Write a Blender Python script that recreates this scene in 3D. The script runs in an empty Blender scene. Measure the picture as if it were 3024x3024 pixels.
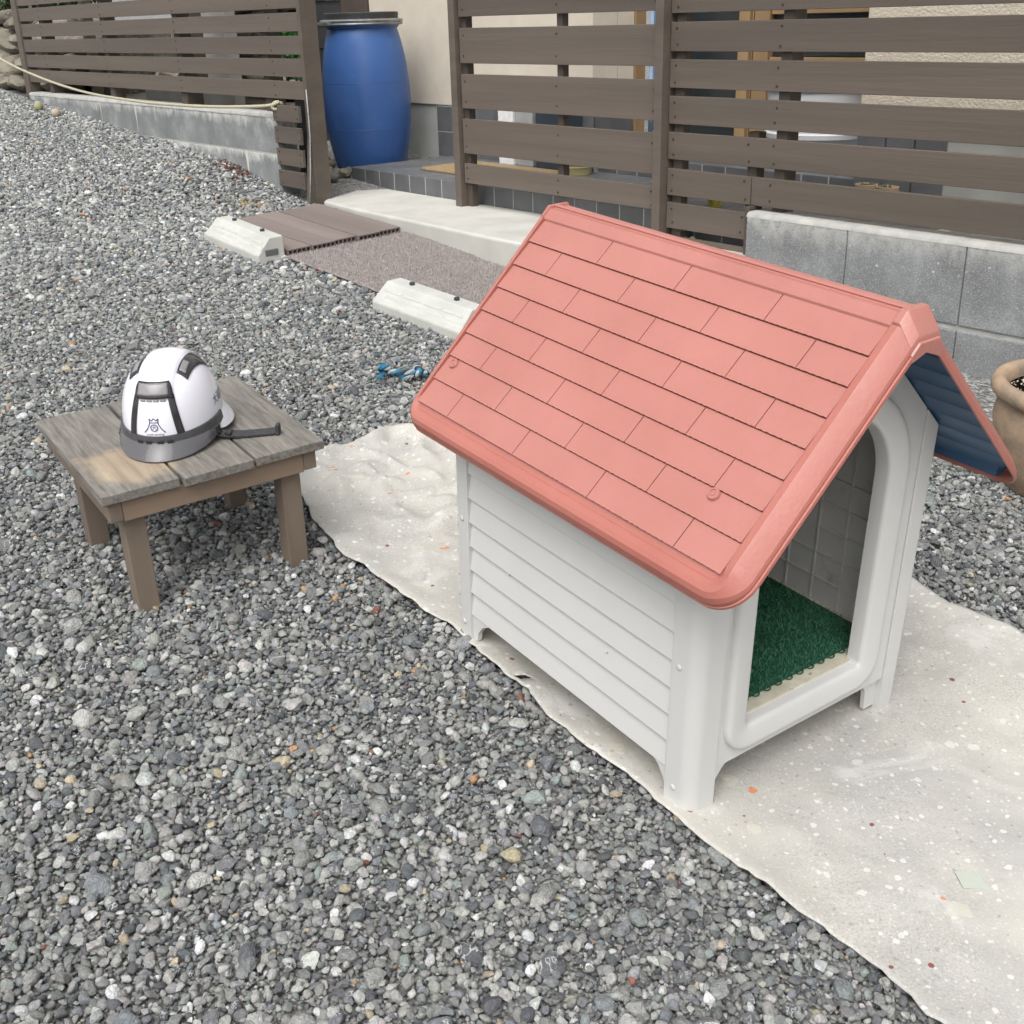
import bpy, bmesh, math, random
import numpy as np
from mathutils import Matrix, Vector, noise

random.seed(7); rng = np.random.default_rng(7)
scn = bpy.context.scene
COL = scn.collection
PI = math.pi

# ------------------------------------------------------------------ frames
# world: X along the fence (to the right), Y towards the house, Z up.
# The gravel yard is a gently sloping plane; G maps yard coordinates to world.
MR = np.array([[0.6269816222, -0.7760741129, 0.0678455355],
               [0.7788750047, 0.6262315818, -0.0344635011],
               [-0.0157407859, 0.0744511736, 0.9971004214]])
OR = np.array([-0.2660340387, 6.5248483879, 0.06])
_t = -MR @ OR
G = Matrix([list(MR[0]) + [_t[0]], list(MR[1]) + [_t[1]], list(MR[2]) + [_t[2]], [0, 0, 0, 1]])
GI = G.inverted()

# ------------------------------------------------------------------ camera
F_PX, PITCH, ROLL, CAM_H = 3385.12, 0.4812776, -0.0116757, 1.518058
fw = Vector((0, math.cos(PITCH), -math.sin(PITCH)))
r0 = Vector((1, 0, 0)); u0 = Vector((0, math.sin(PITCH), math.cos(PITCH)))
rt = math.cos(ROLL) * r0 + math.sin(ROLL) * u0
up = -math.sin(ROLL) * r0 + math.cos(ROLL) * u0
cm = Matrix([[rt[i], up[i], -fw[i], (0, 0, CAM_H)[i]] for i in range(3)] + [[0, 0, 0, 1]])
cam_d = bpy.data.cameras.new('camera')
cam_d.sensor_width = 36.0; cam_d.lens = 36.0 * F_PX / 3024.0
cam_d.clip_start = 0.05; cam_d.clip_end = 500
cam = bpy.data.objects.new('camera', cam_d); COL.objects.link(cam)
cam.matrix_world = G @ cm
scn.camera = cam

# ------------------------------------------------------------------ sky, sun, exposure
SUN_EL, SUN_AZ = math.radians(56), math.radians(148)     # overcast: broad soft sun
w = bpy.data.worlds.new('World'); scn.world = w; w.use_nodes = True
nt = w.node_tree; nt.nodes.clear()
sky = nt.nodes.new('ShaderNodeTexSky'); sky.sky_type = 'NISHITA'; sky.sun_disc = False
sky.sun_elevation = SUN_EL; sky.sun_rotation = SUN_AZ
sky.air_density = 1.0; sky.dust_density = 4.0; sky.ozone_density = 1.0
hs = nt.nodes.new('ShaderNodeHueSaturation'); hs.inputs['Saturation'].default_value = 0.10
bg = nt.nodes.new('ShaderNodeBackground'); bg.inputs['Strength'].default_value = 0.15
ow = nt.nodes.new('ShaderNodeOutputWorld')
nt.links.new(sky.outputs[0], hs.inputs['Color']); nt.links.new(hs.outputs[0], bg.inputs[0]); nt.links.new(bg.outputs[0], ow.inputs[0])
sd = bpy.data.lights.new('sun', 'SUN'); sd.energy = 1.2; sd.angle = math.radians(50); sd.color = (1.0, 0.97, 0.93)
so = bpy.data.objects.new('sun', sd); COL.objects.link(so)
sdir = Vector((math.sin(SUN_AZ) * math.cos(SUN_EL), math.cos(SUN_AZ) * math.cos(SUN_EL), math.sin(SUN_EL)))
so.rotation_euler = (-sdir).to_track_quat('-Z', 'Y').to_euler()
scn.view_settings.view_transform = 'Standard'; scn.view_settings.look = 'None'
scn.view_settings.exposure = 0.56; scn.view_settings.gamma = 1.0
scn.view_settings.use_curve_mapping = False
scn.cycles.use_denoising = True; scn.cycles.use_adaptive_sampling = True; scn.cycles.adaptive_threshold = 0.025; scn.cycles.adaptive_min_samples = 16
scn.cycles.max_bounces = 6; scn.cycles.diffuse_bounces = 3; scn.cycles.glossy_bounces = 2; scn.cycles.transparent_max_bounces = 6

# ------------------------------------------------------------------ materials
def new_mat(name):
    m = bpy.data.materials.new(name); m.use_nodes = True
    n = m.node_tree; b = n.nodes['Principled BSDF']
    return m, n, b
def lk(n, a, b): n.links.new(a, b)
def nd(n, t, **k):
    x = n.nodes.new(t)
    for a, v in k.items(): setattr(x, a, v)
    return x
def ramp(n, fac, stops):
    r = n.nodes.new('ShaderNodeValToRGB'); e = r.color_ramp.elements
    while len(e) < len(stops): e.new(0.5)
    for i, (p, c) in enumerate(stops):
        e[i].position = p; e[i].color = (c[0], c[1], c[2], 1) if hasattr(c, '__len__') else (c, c, c, 1)
    if fac is not None: lk(n, fac, r.inputs[0])
    return r.outputs[0]
def coords(n, stretch=(1, 1, 1), rand=True):
    tc = n.nodes.new('ShaderNodeTexCoord'); out = tc.outputs['Object']
    if rand:
        oi = n.nodes.new('ShaderNodeObjectInfo'); mu = nd(n, 'ShaderNodeMath', operation='MULTIPLY'); mu.inputs[1].default_value = 37.0
        lk(n, oi.outputs['Random'], mu.inputs[0])
        ad = nd(n, 'ShaderNodeVectorMath', operation='ADD'); lk(n, out, ad.inputs[0]); lk(n, mu.outputs[0], ad.inputs[1]); out = ad.outputs[0]
    mp = n.nodes.new('ShaderNodeMapping'); mp.inputs['Scale'].default_value = stretch
    lk(n, out, mp.inputs[0]); return mp.outputs[0]
def noise_n(n, vec, scale, detail=4, rough=0.55, dist=0):
    t = n.nodes.new('ShaderNodeTexNoise'); t.inputs['Scale'].default_value = scale; t.inputs['Detail'].default_value = detail
    t.inputs['Roughness'].default_value = rough; t.inputs['Distortion'].default_value = dist
    lk(n, vec, t.inputs['Vector']); return t.outputs[0]
def mixc(n, fac, a, b, mode='MIX'):
    m = n.nodes.new('ShaderNodeMix'); m.data_type = 'RGBA'; m.blend_type = mode
    for s, v in ((0, fac), (6, a), (7, b)):
        if hasattr(v, 'default_value'): lk(n, v, m.inputs[s])
        elif hasattr(v, '__len__'): m.inputs[s].default_value = (v[0], v[1], v[2], 1)
        else: m.inputs[s].default_value = v
    return m.outputs[2]
def bump(n, b, h, strength, dist=0.002, prev=None):
    x = n.nodes.new('ShaderNodeBump'); x.inputs['Strength'].default_value = strength; x.inputs['Distance'].default_value = dist
    lk(n, h, x.inputs['Height'])
    if prev: lk(n, prev, x.inputs['Normal'])
    lk(n, x.outputs[0], b.inputs['Normal']); return x.outputs[0]
def pm(name, c1, c2=None, scale=8, rough=0.7, bs=0.0, bscale=60, bdist=0.002, stretch=(1, 1, 1), spec=0.5, lo=0.35, hi=0.65, dirt=None, rand=True, metal=0, detail=5, vary=0.0, rvar=0.0):
    m, n, b = new_mat(name)
    b.inputs['Roughness'].default_value = rough; b.inputs['Specular IOR Level'].default_value = spec; b.inputs['Metallic'].default_value = metal
    v = coords(n, stretch, rand)
    if c2 is None: c2 = tuple(x * 0.85 for x in c1)
    c = ramp(n, noise_n(n, v, scale, detail), [(lo, c2), (hi, c1)])
    if dirt:
        dc, dscale, d0, d1, amt = dirt
        f = ramp(n, noise_n(n, v, dscale, 6, 0.65), [(d0, 0.0), (d1, amt)])
        c = mixc(n, f, c, dc)
    if vary:
        oi = n.nodes.new('ShaderNodeObjectInfo'); mr = nd(n, 'ShaderNodeMapRange'); lk(n, oi.outputs['Random'], mr.inputs[0]); mr.inputs[3].default_value = 1 - vary; mr.inputs[4].default_value = 1 + vary
        c = mixc(n, 1.0, c, mr.outputs[0], 'MULTIPLY')
    if rvar: lk(n, ramp(n, noise_n(n, v, 9, 6, .7), [(.3, rough - rvar), (.7, rough + rvar)]), b.inputs['Roughness'])
    lk(n, c, b.inputs['Base Color'])
    if bs: bump(n, b, noise_n(n, v, bscale, 4), bs, bdist)
    return m

MT = {}
MT['fence'] = pm('fence_paint', (.120, .097, .079), (.100, .081, .066), 7, .60, .6, 48, .0018, (.07, 1, 2.2), .4, dirt=((.066, .056, .048), 2.2, .50, .75, .55), vary=.11)
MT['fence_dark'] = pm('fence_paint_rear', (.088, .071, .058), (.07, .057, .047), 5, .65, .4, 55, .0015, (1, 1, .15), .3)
MT['nail'] = pm('nail_rust', (.028, .024, .021), None, 40, .6)
MT['body'] = pm('doghouse_paint', (.590, .586, .568), (.566, .562, .545), 4, .42, .10, 260, .0006, spec=.4, rand=False)
MT['liner'] = pm('doghouse_inner_plastic', (.56, .545, .51), (.48, .465, .435), 9, .55, .1, 120, .001, dirt=((.25, .22, .19), 14, .58, .75, .6), rand=False)
MT['floorp'] = pm('doghouse_floor_plastic', (.66, .62, .50), (.50, .46, .36), 22, .6, .1, 120, .001, dirt=((.08, .07, .055), 45, .60, .70, .9), rand=False)
MT['roof'] = pm('roof_paint', (.425, .170, .141), (.385, .149, .122), 4, .38, .55, 130, .0014, spec=.5, rand=False, rvar=.10)
MT['roof_shaded'] = pm('roof_paint_shaded', (.400, .142, .112), (.362, .124, .096), 5, .42, .45, 130, .0014, spec=.5, rand=False, rvar=.08)  # same roof paint, deeper: border shading and reflected hue put into the colour
_b = MT['roof'].node_tree.nodes['Principled BSDF']; _b.inputs['Coat Weight'].default_value = .22; _b.inputs['Coat Roughness'].default_value = .28
MT['blue_plastic'] = pm('roof_blue_plastic', (.040, .100, .190), (.033, .083, .160), 6, .42, .08, 90, .001, rand=False)
MT['grass'] = pm('mat_green', (.060, .185, .105), (.042, .138, .076), 40, .55, spec=.3)
MT['grass_base'] = pm('mat_green_base', (.016, .09, .052), None, 40, .6)
MT['concrete'] = pm('apron_concrete', (.52, .51, .47), (.42, .412, .38), 3.5, .85, .35, 70, .002, dirt=((.42, .41, .38), 2.0, .55, .75, .5), rand=False)
MT['stucco'] = pm('stucco_cream', (.60, .53, .43), (.55, .485, .39), 12, .9, 1.0, 95, .006, rand=False)
MT['stucco_fine'] = pm('stucco_cream_fine', (.60, .54, .45), (.56, .50, .415), 8, .9, .7, 150, .003, rand=False)
MT['cbase'] = pm('foundation_concrete', (.40, .40, .37), (.33, .33, .31), 5, .9, .3, 60, .002, rand=False)
MT['tile'] = pm('dark_tile', (.130, .133, .138), (.108, .111, .117), 9, .5, .15, 50, .001, dirt=((.2, .2, .195), 6, .55, .8, .35), vary=.12)
MT['grout'] = pm('grout', (.42, .42, .41), (.36, .36, .35), 12, .9)
MT['siding'] = pm('dark_siding', (.030, .031, .032), (.022, .023, .024), 9, .6, .2, 80, .001)
MT['brownpost'] = pm('brown_trim', (.075, .055, .045), None, 5, .6)
MT['doorwood'] = pm('door_wood', (.31, .205, .105), (.25, .16, .08), 5, .5, .2, 60, .001, (1, 1, .15))
MT['glass'] = pm('door_glass', (.028, .033, .034), (.02, .024, .025), 2, .18)
MT['curtain'] = pm('curtain_blue', (.34, .46, .62), (.22, .32, .48), 18, .9)
MT['barrel'] = pm('barrel_blue', (.042, .114, .325), (.035, .094, .27), 3, .38, .20, 18, .003, spec=.45, rand=False, dirt=((.12, .19, .38), 11, .58, .80, .30), rvar=.10)
MT['lid'] = pm('barrel_lid_black', (.022, .023, .024), (.035, .035, .035), 12, .55, .3, 80, .002)
MT['galv'] = pm('galvanised_ring', (.36, .37, .37), (.25, .26, .26), 25, .42, metal=.8)
MT['carstop'] = pm('car_stop_concrete', (.50, .50, .465), (.43, .43, .40), 7, .8, .3, 90, .0015, dirt=((.36, .36, .34), 5, .52, .78, .5))
MT['bolt'] = pm('bolt_dark', (.035, .033, .032), None, 30, .5)
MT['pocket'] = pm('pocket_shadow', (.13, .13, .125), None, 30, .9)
MT['deck'] = pm('composite_deck', (.200, .163, .148), (.160, .130, .118), 4, .75, .35, 80, .0015, (.2, 1.4, 1), vary=.10, dirt=((.25, .215, .20), 2.5, .5, .8, .45))
MT['matpad'] = pm('brown_plastic_mat', (.33, .295, .278), (.255, .228, .214), 30, .7)
MT['stoolwood'] = None
MT['railwood'] = pm('stool_rail_wood', (.285, .210, .150), (.220, .158, .112), 5, .7, .35, 70, .001, (.12, 1, 1.4), dirt=((.15, .115, .085), 3, .55, .8, .6))
MT['legwood'] = pm('stool_leg_wood', (.195, .150, .114), (.128, .100, .078), 6, .75, .4, 70, .001, (1, 1, .12), dirt=((.10, .08, .065), 4, .5, .8, .6))
MT['helmet'] = pm('helmet_white', (.73, .73, .785), (.72, .72, .775), 3, .16, spec=.5, rand=False)
MT['print'] = pm('helmet_print', (.022, .030, .105), None, 30, .5)
MT['strap'] = pm('strap_webbing', (.045, .045, .047), (.03, .03, .032), 90, .8, .6, 240, .001)
MT['hblack'] = pm('helmet_black_plastic', (.02, .02, .021), None, 30, .35)
MT['pot'] = pm('terracotta_pot', (.42, .295, .195), (.33, .235, .160), 7, .85, .8, 45, .003, dirt=((.14, .128, .105), 6, .46, .66, .85))
MT['potwhite'] = pm('pot_soil', (.07, .055, .045), (.02, .017, .015), 40, .95, 1.0, 60, .01)
MT['perlite'] = pm('pot_perlite', (.62, .56, .42), None, 60, .9)
MT['smallpot'] = pm('small_pot_clay', (.48, .33, .22), (.42, .28, .185), 10, .75)
MT['leaf'] = pm('leaf_green', (.060, .110, .035), (.035, .072, .022), 7, .6)
MT['leaf_dry'] = pm('leaf_dull', (.085, .115, .05), (.05, .075, .03), 7, .6)
MT['bright_leaf'] = pm('leaf_bright', (.05, .20, .04), None, 9, .5)
MT['rock'] = pm('boulder_stone', (.27, .245, .19), (.13, .115, .09), 6, .9, 1.0, 20, .02, dirt=((.10, .09, .07), 3, .5, .72, .7))
MT['gwall'] = pm('garden_wall_concrete', (.30, .29, .27), (.22, .21, .195), 3, .9, .4, 40, .003)
MT['rope'] = None
MT['ball1'] = pm('ball_olive', (.36, .34, .19), (.26, .25, .15), 9, .85)
MT['ball2'] = pm('ball_tan', (.46, .40, .30), (.36, .31, .23), 9, .85)
MT['doormat'] = pm('doormat_coir', (.36, .26, .14), (.27, .19, .10), 60, .95, 1, 300, .004)
MT['basin'] = pm('basin_yellow', (.56, .49, .24), None, 6, .4)
MT['foam'] = pm('foam_white', (.78, .78, .78), None, 60, .8)
MT['greybox'] = pm('box_grey', (.34, .35, .35), None, 10, .6)
MT['chest'] = pm('chest_navy', (.035, .05, .065), None, 10, .5)
MT['chesttrim'] = pm('chest_blue', (.07, .12, .19), None, 10, .5)
MT['tub'] = pm('tub_white', (.70, .715, .73), None, 3, .35)
MT['tin'] = pm('tin_yellow', (.50, .42, .06), (.42, .35, .05), 12, .45)
MT['tinred'] = pm('tin_red', (.45, .05, .03), None, 12, .45)
MT['tape'] = pm('tape_green', (.41, .46, .385), (.44, .455, .405), 25, .35, rand=False)
MT['blue_rope'] = pm('toy_rope_blue', (.025, .175, .30), (.018, .12, .22), 60, .9, .6, 200, .002)
MT['white_rope'] = pm('toy_rope_white', (.40, .42, .41), (.25, .27, .27), 60, .9, .6, 200, .002)
MT['navy_rope'] = pm('toy_rope_navy', (.03, .045, .07), None, 60, .9, .6, 200, .002)
MT['soil'] = pm('soil_dark', (.10, .088, .07), (.05, .045, .038), 20, .95, 1, 40, .02)

def smoke_mat(name, c, alpha):
    m, n, b = new_mat(name)
    b.inputs['Base Color'].default_value = (*c, 1); b.inputs['Roughness'].default_value = .12; b.inputs['Alpha'].default_value = alpha
    return m
MT['smoke'] = smoke_mat('smoked_visor', (.120, .118, .126), .76)
MT['smoke_band'] = smoke_mat('smoked_band', (.070, .068, .073), .90)
MT['smoke_dark'] = smoke_mat('smoked_panel', (.035, .032, .034), .95)
MT['smoke_mid'] = smoke_mat('smoked_lens', (.24, .23, .24), .95)

def make_stoolwood():
    m, n, b = new_mat('weathered_board'); v = coords(n, (1, .10, 1)); v2 = coords(n, (1, .6, 1)); raw = coords(n, (1, 1, 1), False)
    g = ramp(n, noise_n(n, v, 85, 6, .65, .3), [(.28, (.095, .088, .079)), (.50, (.180, .167, .150)), (.75, (.275, .258, .232))])
    # bare newer wood patch on one board
    tc = raw
    sub = nd(n, 'ShaderNodeVectorMath', operation='DISTANCE'); lk(n, tc, sub.inputs[0]); sub.inputs[1].default_value = (.07, .11, .34)
    wob = noise_n(n, raw, 13, 4); ad = nd(n, 'ShaderNodeMath', operation='MULTIPLY_ADD'); lk(n, wob, ad.inputs[0]); ad.inputs[1].default_value = .16; lk(n, sub.outputs['Value'], ad.inputs[2])
    f = ramp(n, ad.outputs[0], [(.16, 1.0), (.205, 0.0)])
    tan = ramp(n, noise_n(n, v, 40, 5), [(.3, (.26, .205, .150)), (.7, (.40, .335, .25))])
    c = mixc(n, f, g, tan)
    d = ramp(n, noise_n(n, v2, 7, 5), [(.55, 0.0), (.75, .5)]); c = mixc(n, d, c, (.085, .073, .06))
    lk(n, c, b.inputs['Base Color']); b.inputs['Roughness'].default_value = .85; b.inputs['Specular IOR Level'].default_value = .25
    bump(n, b, noise_n(n, v, 60, 6, .6), .7, .0016)
    return m
MT['stoolwood'] = make_stoolwood()

def make_rope():
    m, n, b = new_mat('cream_rope'); b.inputs['Roughness'].default_value = .85
    v = coords(n, (1, 1, 1), False); wv = nd(n, 'ShaderNodeTexWave'); wv.wave_type = 'BANDS'; wv.bands_direction = 'DIAGONAL'; wv.inputs['Scale'].default_value = 26
    lk(n, v, wv.inputs['Vector'])
    lk(n, ramp(n, wv.outputs[1], [(.1, (.34, .31, .20)), (.5, (.58, .54, .40))]), b.inputs['Base Color'])
    bump(n, b, wv.outputs[1], .9, .006); return m
MT['rope'] = make_rope()

def make_block(name, base, spk, washc, z0, z1):
    """concrete block face with light aggregate and a pale cement wash along its top"""
    m, n, b = new_mat(name); b.inputs['Roughness'].default_value = .92
    tc = n.nodes.new('ShaderNodeNewGeometry'); v = tc.outputs['Position']
    c = ramp(n, noise_n(n, v, 4.5, 6, .65), [(.3, tuple(x * .70 for x in base)), (.52, base), (.72, tuple(x * 1.5 for x in base))])
    vo = nd(n, 'ShaderNodeTexVoronoi'); vo.inputs['Scale'].default_value = 115; lk(n, v, vo.inputs['Vector'])
    f1 = ramp(n, noise_n(n, v, 160, 3, .7), [(.52, 0.0), (.66, spk)])
    c = mixc(n, f1, c, (.40, .41, .405))
    f2 = ramp(n, noise_n(n, v, 150, 3, .7, 1.0), [(.34, .55 * min(1, spk * 1.6)), (.46, 0.0)])
    c = mixc(n, f2, c, tuple(x * .45 for x in base))
    rd = ramp(n, vo.outputs['Color'], [(.93, 0.0), (.95, spk)])
    c = mixc(n, rd, c, (.60, .61, .60))
    sx = nd(n, 'ShaderNodeSeparateXYZ'); lk(n, v, sx.inputs[0])
    mp = n.nodes.new('ShaderNodeMapping'); mp.inputs['Scale'].default_value = (1, 1, .35); lk(n, v, mp.inputs[0])
    wob = nd(n, 'ShaderNodeMath', operation='MULTIPLY_ADD'); lk(n, noise_n(n, mp.outputs[0], 9, 7, .7), wob.inputs[0]); wob.inputs[1].default_value = .24; lk(n, sx.outputs[2], wob.inputs[2])
    mr = nd(n, 'ShaderNodeMapRange'); lk(n, wob.outputs[0], mr.inputs[0]); mr.inputs[1].default_value = z0 + .12; mr.inputs[2].default_value = z1 + .12
    wp = nd(n, 'ShaderNodeMath', operation='MULTIPLY'); lk(n, mr.outputs[0], wp.inputs[0]); lk(n, ramp(n, noise_n(n, v, 22, 6, .75), [(.36, .25), (.56, 1.0)]), wp.inputs[1])
    c = mixc(n, wp.outputs[0], c, washc)
    lk(n, c, b.inputs['Base Color'])
    bump(n, b, noise_n(n, v, 170, 3, .7), .8, .003); return m
MT['block_r'] = make_block('block_rough', (.205, .213, .213), .70, (.42, .415, .39), .085, .17)
MT['block_l'] = make_block('block_smooth', (.225, .235, .235), .10, (.55, .55, .52), .40, .46)
MT['block_l2'] = make_block('block_smooth_low', (.225, .235, .235), .10, (.55, .55, .52), .185, .235)
MT['mortar'] = pm('mortar_pale', (.42, .415, .385), (.32, .315, .30), 14, .9, .5, 60, .003, rand=False)
MT['drip'] = pm('lime_drip', (.58, .57, .53), None, 20, .9)

def make_tarp():
    m, n, b = new_mat('paint_tarp'); b.inputs['Roughness'].default_value = .6; b.inputs['Specular IOR Level'].default_value = .35
    v = coords(n, (1, 1, 1), False)
    c = ramp(n, noise_n(n, v, 1.6, 5, .6), [(.32, (.42, .408, .382)), (.5, (.475, .456, .412)), (.68, (.53, .508, .458))])
    g1 = ramp(n, noise_n(n, v, 1.9, 6, .68, .4), [(.47, 0.0), (.62, 1.0)])                                     # worn grey-blue zones
    c = mixc(n, g1, c, (.405, .396, .376))
    sp_ = ramp(n, noise_n(n, v, 210, 3, .8), [(.47, 0.0), (.62, .65)]); sg = nd(n, 'ShaderNodeMath', operation='MULTIPLY'); lk(n, sp_, sg.inputs[0]); lk(n, ramp(n, noise_n(n, v, 2.4, 5, .6), [(.42, .12), (.62, 1.0)]), sg.inputs[1])
    c = mixc(n, sg.outputs[0], c, (.27, .27, .265))                                                              # fine grime
    c = mixc(n, ramp(n, noise_n(n, v, 3.4, 5, .6), [(.62, 0.0), (.78, .45)]), c, (.42, .36, .27))                # brownish stains
    mp = n.nodes.new('ShaderNodeMapping'); mp.inputs['Location'].default_value = (3.1, 1.7, 0); lk(n, v, mp.inputs[0])
    c = mixc(n, ramp(n, noise_n(n, mp.outputs[0], 4.5, 7, .7, .8), [(.56, 0.0), (.66, .7)]), c, (.56, .555, .53)) # broad pale paint
    def spots(scale, thr, rad, col, loc, amt, wobble=.35):
        nonlocal c
        mm = n.nodes.new('ShaderNodeMapping'); mm.inputs['Location'].default_value = loc; lk(n, v, mm.inputs[0])
        dn = n.nodes.new('ShaderNodeTexNoise'); dn.inputs['Scale'].default_value = scale * 1.7; lk(n, v, dn.inputs['Vector'])
        ad = nd(n, 'ShaderNodeVectorMath', operation='MULTIPLY_ADD'); lk(n, dn.outputs['Color'], ad.inputs[0]); ad.inputs[1].default_value = (wobble / scale,) * 3; lk(n, mm.outputs[0], ad.inputs[2])
        vo = nd(n, 'ShaderNodeTexVoronoi'); vo.voronoi_dimensions = '2D'; vo.inputs['Scale'].default_value = scale; lk(n, ad.outputs[0], vo.inputs['Vector'])
        sep = nd(n, 'ShaderNodeSeparateColor'); lk(n, vo.outputs['Color'], sep.inputs[0])
        gate = nd(n, 'ShaderNodeMath', operation='GREATER_THAN'); lk(n, sep.outputs[0], gate.inputs[0]); gate.inputs[1].default_value = thr
        size = nd(n, 'ShaderNodeMath', operation='MULTIPLY'); lk(n, sep.outputs[1], size.inputs[0]); size.inputs[1].default_value = rad
        lt = nd(n, 'ShaderNodeMath', operation='LESS_THAN'); lk(n, vo.outputs['Distance'], lt.inputs[0]); lk(n, size.outputs[0], lt.inputs[1])
        mu = nd(n, 'ShaderNodeMath', operation='MULTIPLY'); lk(n, gate.outputs[0], mu.inputs[0]); lk(n, lt.outputs[0], mu.inputs[1])
        m2 = nd(n, 'ShaderNodeMath', operation='MULTIPLY'); lk(n, mu.outputs[0], m2.inputs[0]); m2.inputs[1].default_value = amt
        c = mixc(n, m2.outputs[0], c, col)
    W_ = (.60, .59, .56)
    spots(150, .62, .28, W_, (0, 0, 0), .45, .3)
    spots(85, .68, .28, W_, (2.2, 7.7, 0), .55, .4)
    spots(44, .74, .27, (.64, .635, .605), (1.3, .4, 0), .75, .5)
    spots(21, .80, .22, (.60, .595, .565), (.2, 2.1, 0), .7, .5)
    spots(55, .84, .22, (.25, .25, .245), (4.2, .6, 0), .6, .6)
    spots(22, .965, .24, (.58, .20, .070), (2.7, 5.2, 0), .85, 1.0)
    spots(30, .978, .20, (.19, .042, .038), (6.1, 3.3, 0), .9, .15)
    spots(9, .86, .20, (.54, .525, .44), (8.3, 1.2, 0), .6, .9)
    lk(n, c, b.inputs['Base Color'])
    bump(n, b, noise_n(n, v, 26, 6, .65, .5), .55, .004); return m
MT['tarp'] = make_tarp()

def make_pebble_mat():
    m, n, b = new_mat('pebble_stone'); b.inputs['Roughness'].default_value = .78; b.inputs['Specular IOR Level'].default_value = .35
    at = nd(n, 'ShaderNodeAttribute'); at.attribute_type = 'INSTANCER'; at.attribute_name = 'tint'
    av = nd(n, 'ShaderNodeAttribute'); av.attribute_type = 'INSTANCER'; av.attribute_name = 'vein'
    tc = n.nodes.new('ShaderNodeTexCoord')
    ofs = nd(n, 'ShaderNodeVectorMath', operation='MULTIPLY_ADD'); lk(n, at.outputs['Vector'], ofs.inputs[0]); ofs.inputs[1].default_value = (91, 57, 73); lk(n, tc.outputs['Object'], ofs.inputs[2])
    v = ofs.outputs[0]
    f = ramp(n, noise_n(n, v, 2.4, 3, .7), [(.25, .62), (.75, 1.35)])
    c = mixc(n, 1.0, at.outputs['Color'], f, 'MULTIPLY')
    # pale quartz veins on some stones
    vn = noise_n(n, v, .75, 2, .5, .9)
    a = nd(n, 'ShaderNodeMath', operation='SUBTRACT'); lk(n, vn, a.inputs[0]); a.inputs[1].default_value = .5
    ab = nd(n, 'ShaderNodeMath', operation='ABSOLUTE'); lk(n, a.outputs[0], ab.inputs[0])
    vm = ramp(n, ab.outputs[0], [(.006, 1.0), (.030, 0.0)])
    mu = nd(n, 'ShaderNodeMath', operation='MULTIPLY'); lk(n, vm, mu.inputs[0]); lk(n, av.outputs['Fac'], mu.inputs[1])
    c = mixc(n, mu.outputs[0], c, (.56, .56, .55))
    lk(n, c, b.inputs['Base Color'])
    bump(n, b, noise_n(n, v, 6, 2), .45, .05); return m
MT['pebble'] = make_pebble_mat()

def make_ground():
    m, n, b = new_mat('gravel_bed'); b.inputs['Roughness'].default_value = .95
    tc = n.nodes.new('ShaderNodeTexCoord'); v = tc.outputs['Object']
    vo = nd(n, 'ShaderNodeTexVoronoi'); vo.inputs['Scale'].default_value = 75; lk(n, v, vo.inputs['Vector'])
    sep = nd(n, 'ShaderNodeSeparateColor'); lk(n, vo.outputs['Color'], sep.inputs[0])
    c = ramp(n, sep.outputs[0], [(0, (.15, .15, .146)), (.4, (.23, .23, .222)), (.75, (.30, .30, .288)), (.96, (.45, .45, .43))])
    lk(n, c, b.inputs['Base Color']); inv = nd(n, 'ShaderNodeMath', operation='SUBTRACT'); inv.inputs[0].default_value = 1; lk(n, vo.outputs['Distance'], inv.inputs[1])
    bump(n, b, inv.outputs[0], 1, .02); return m
MT['ground'] = make_ground()

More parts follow.
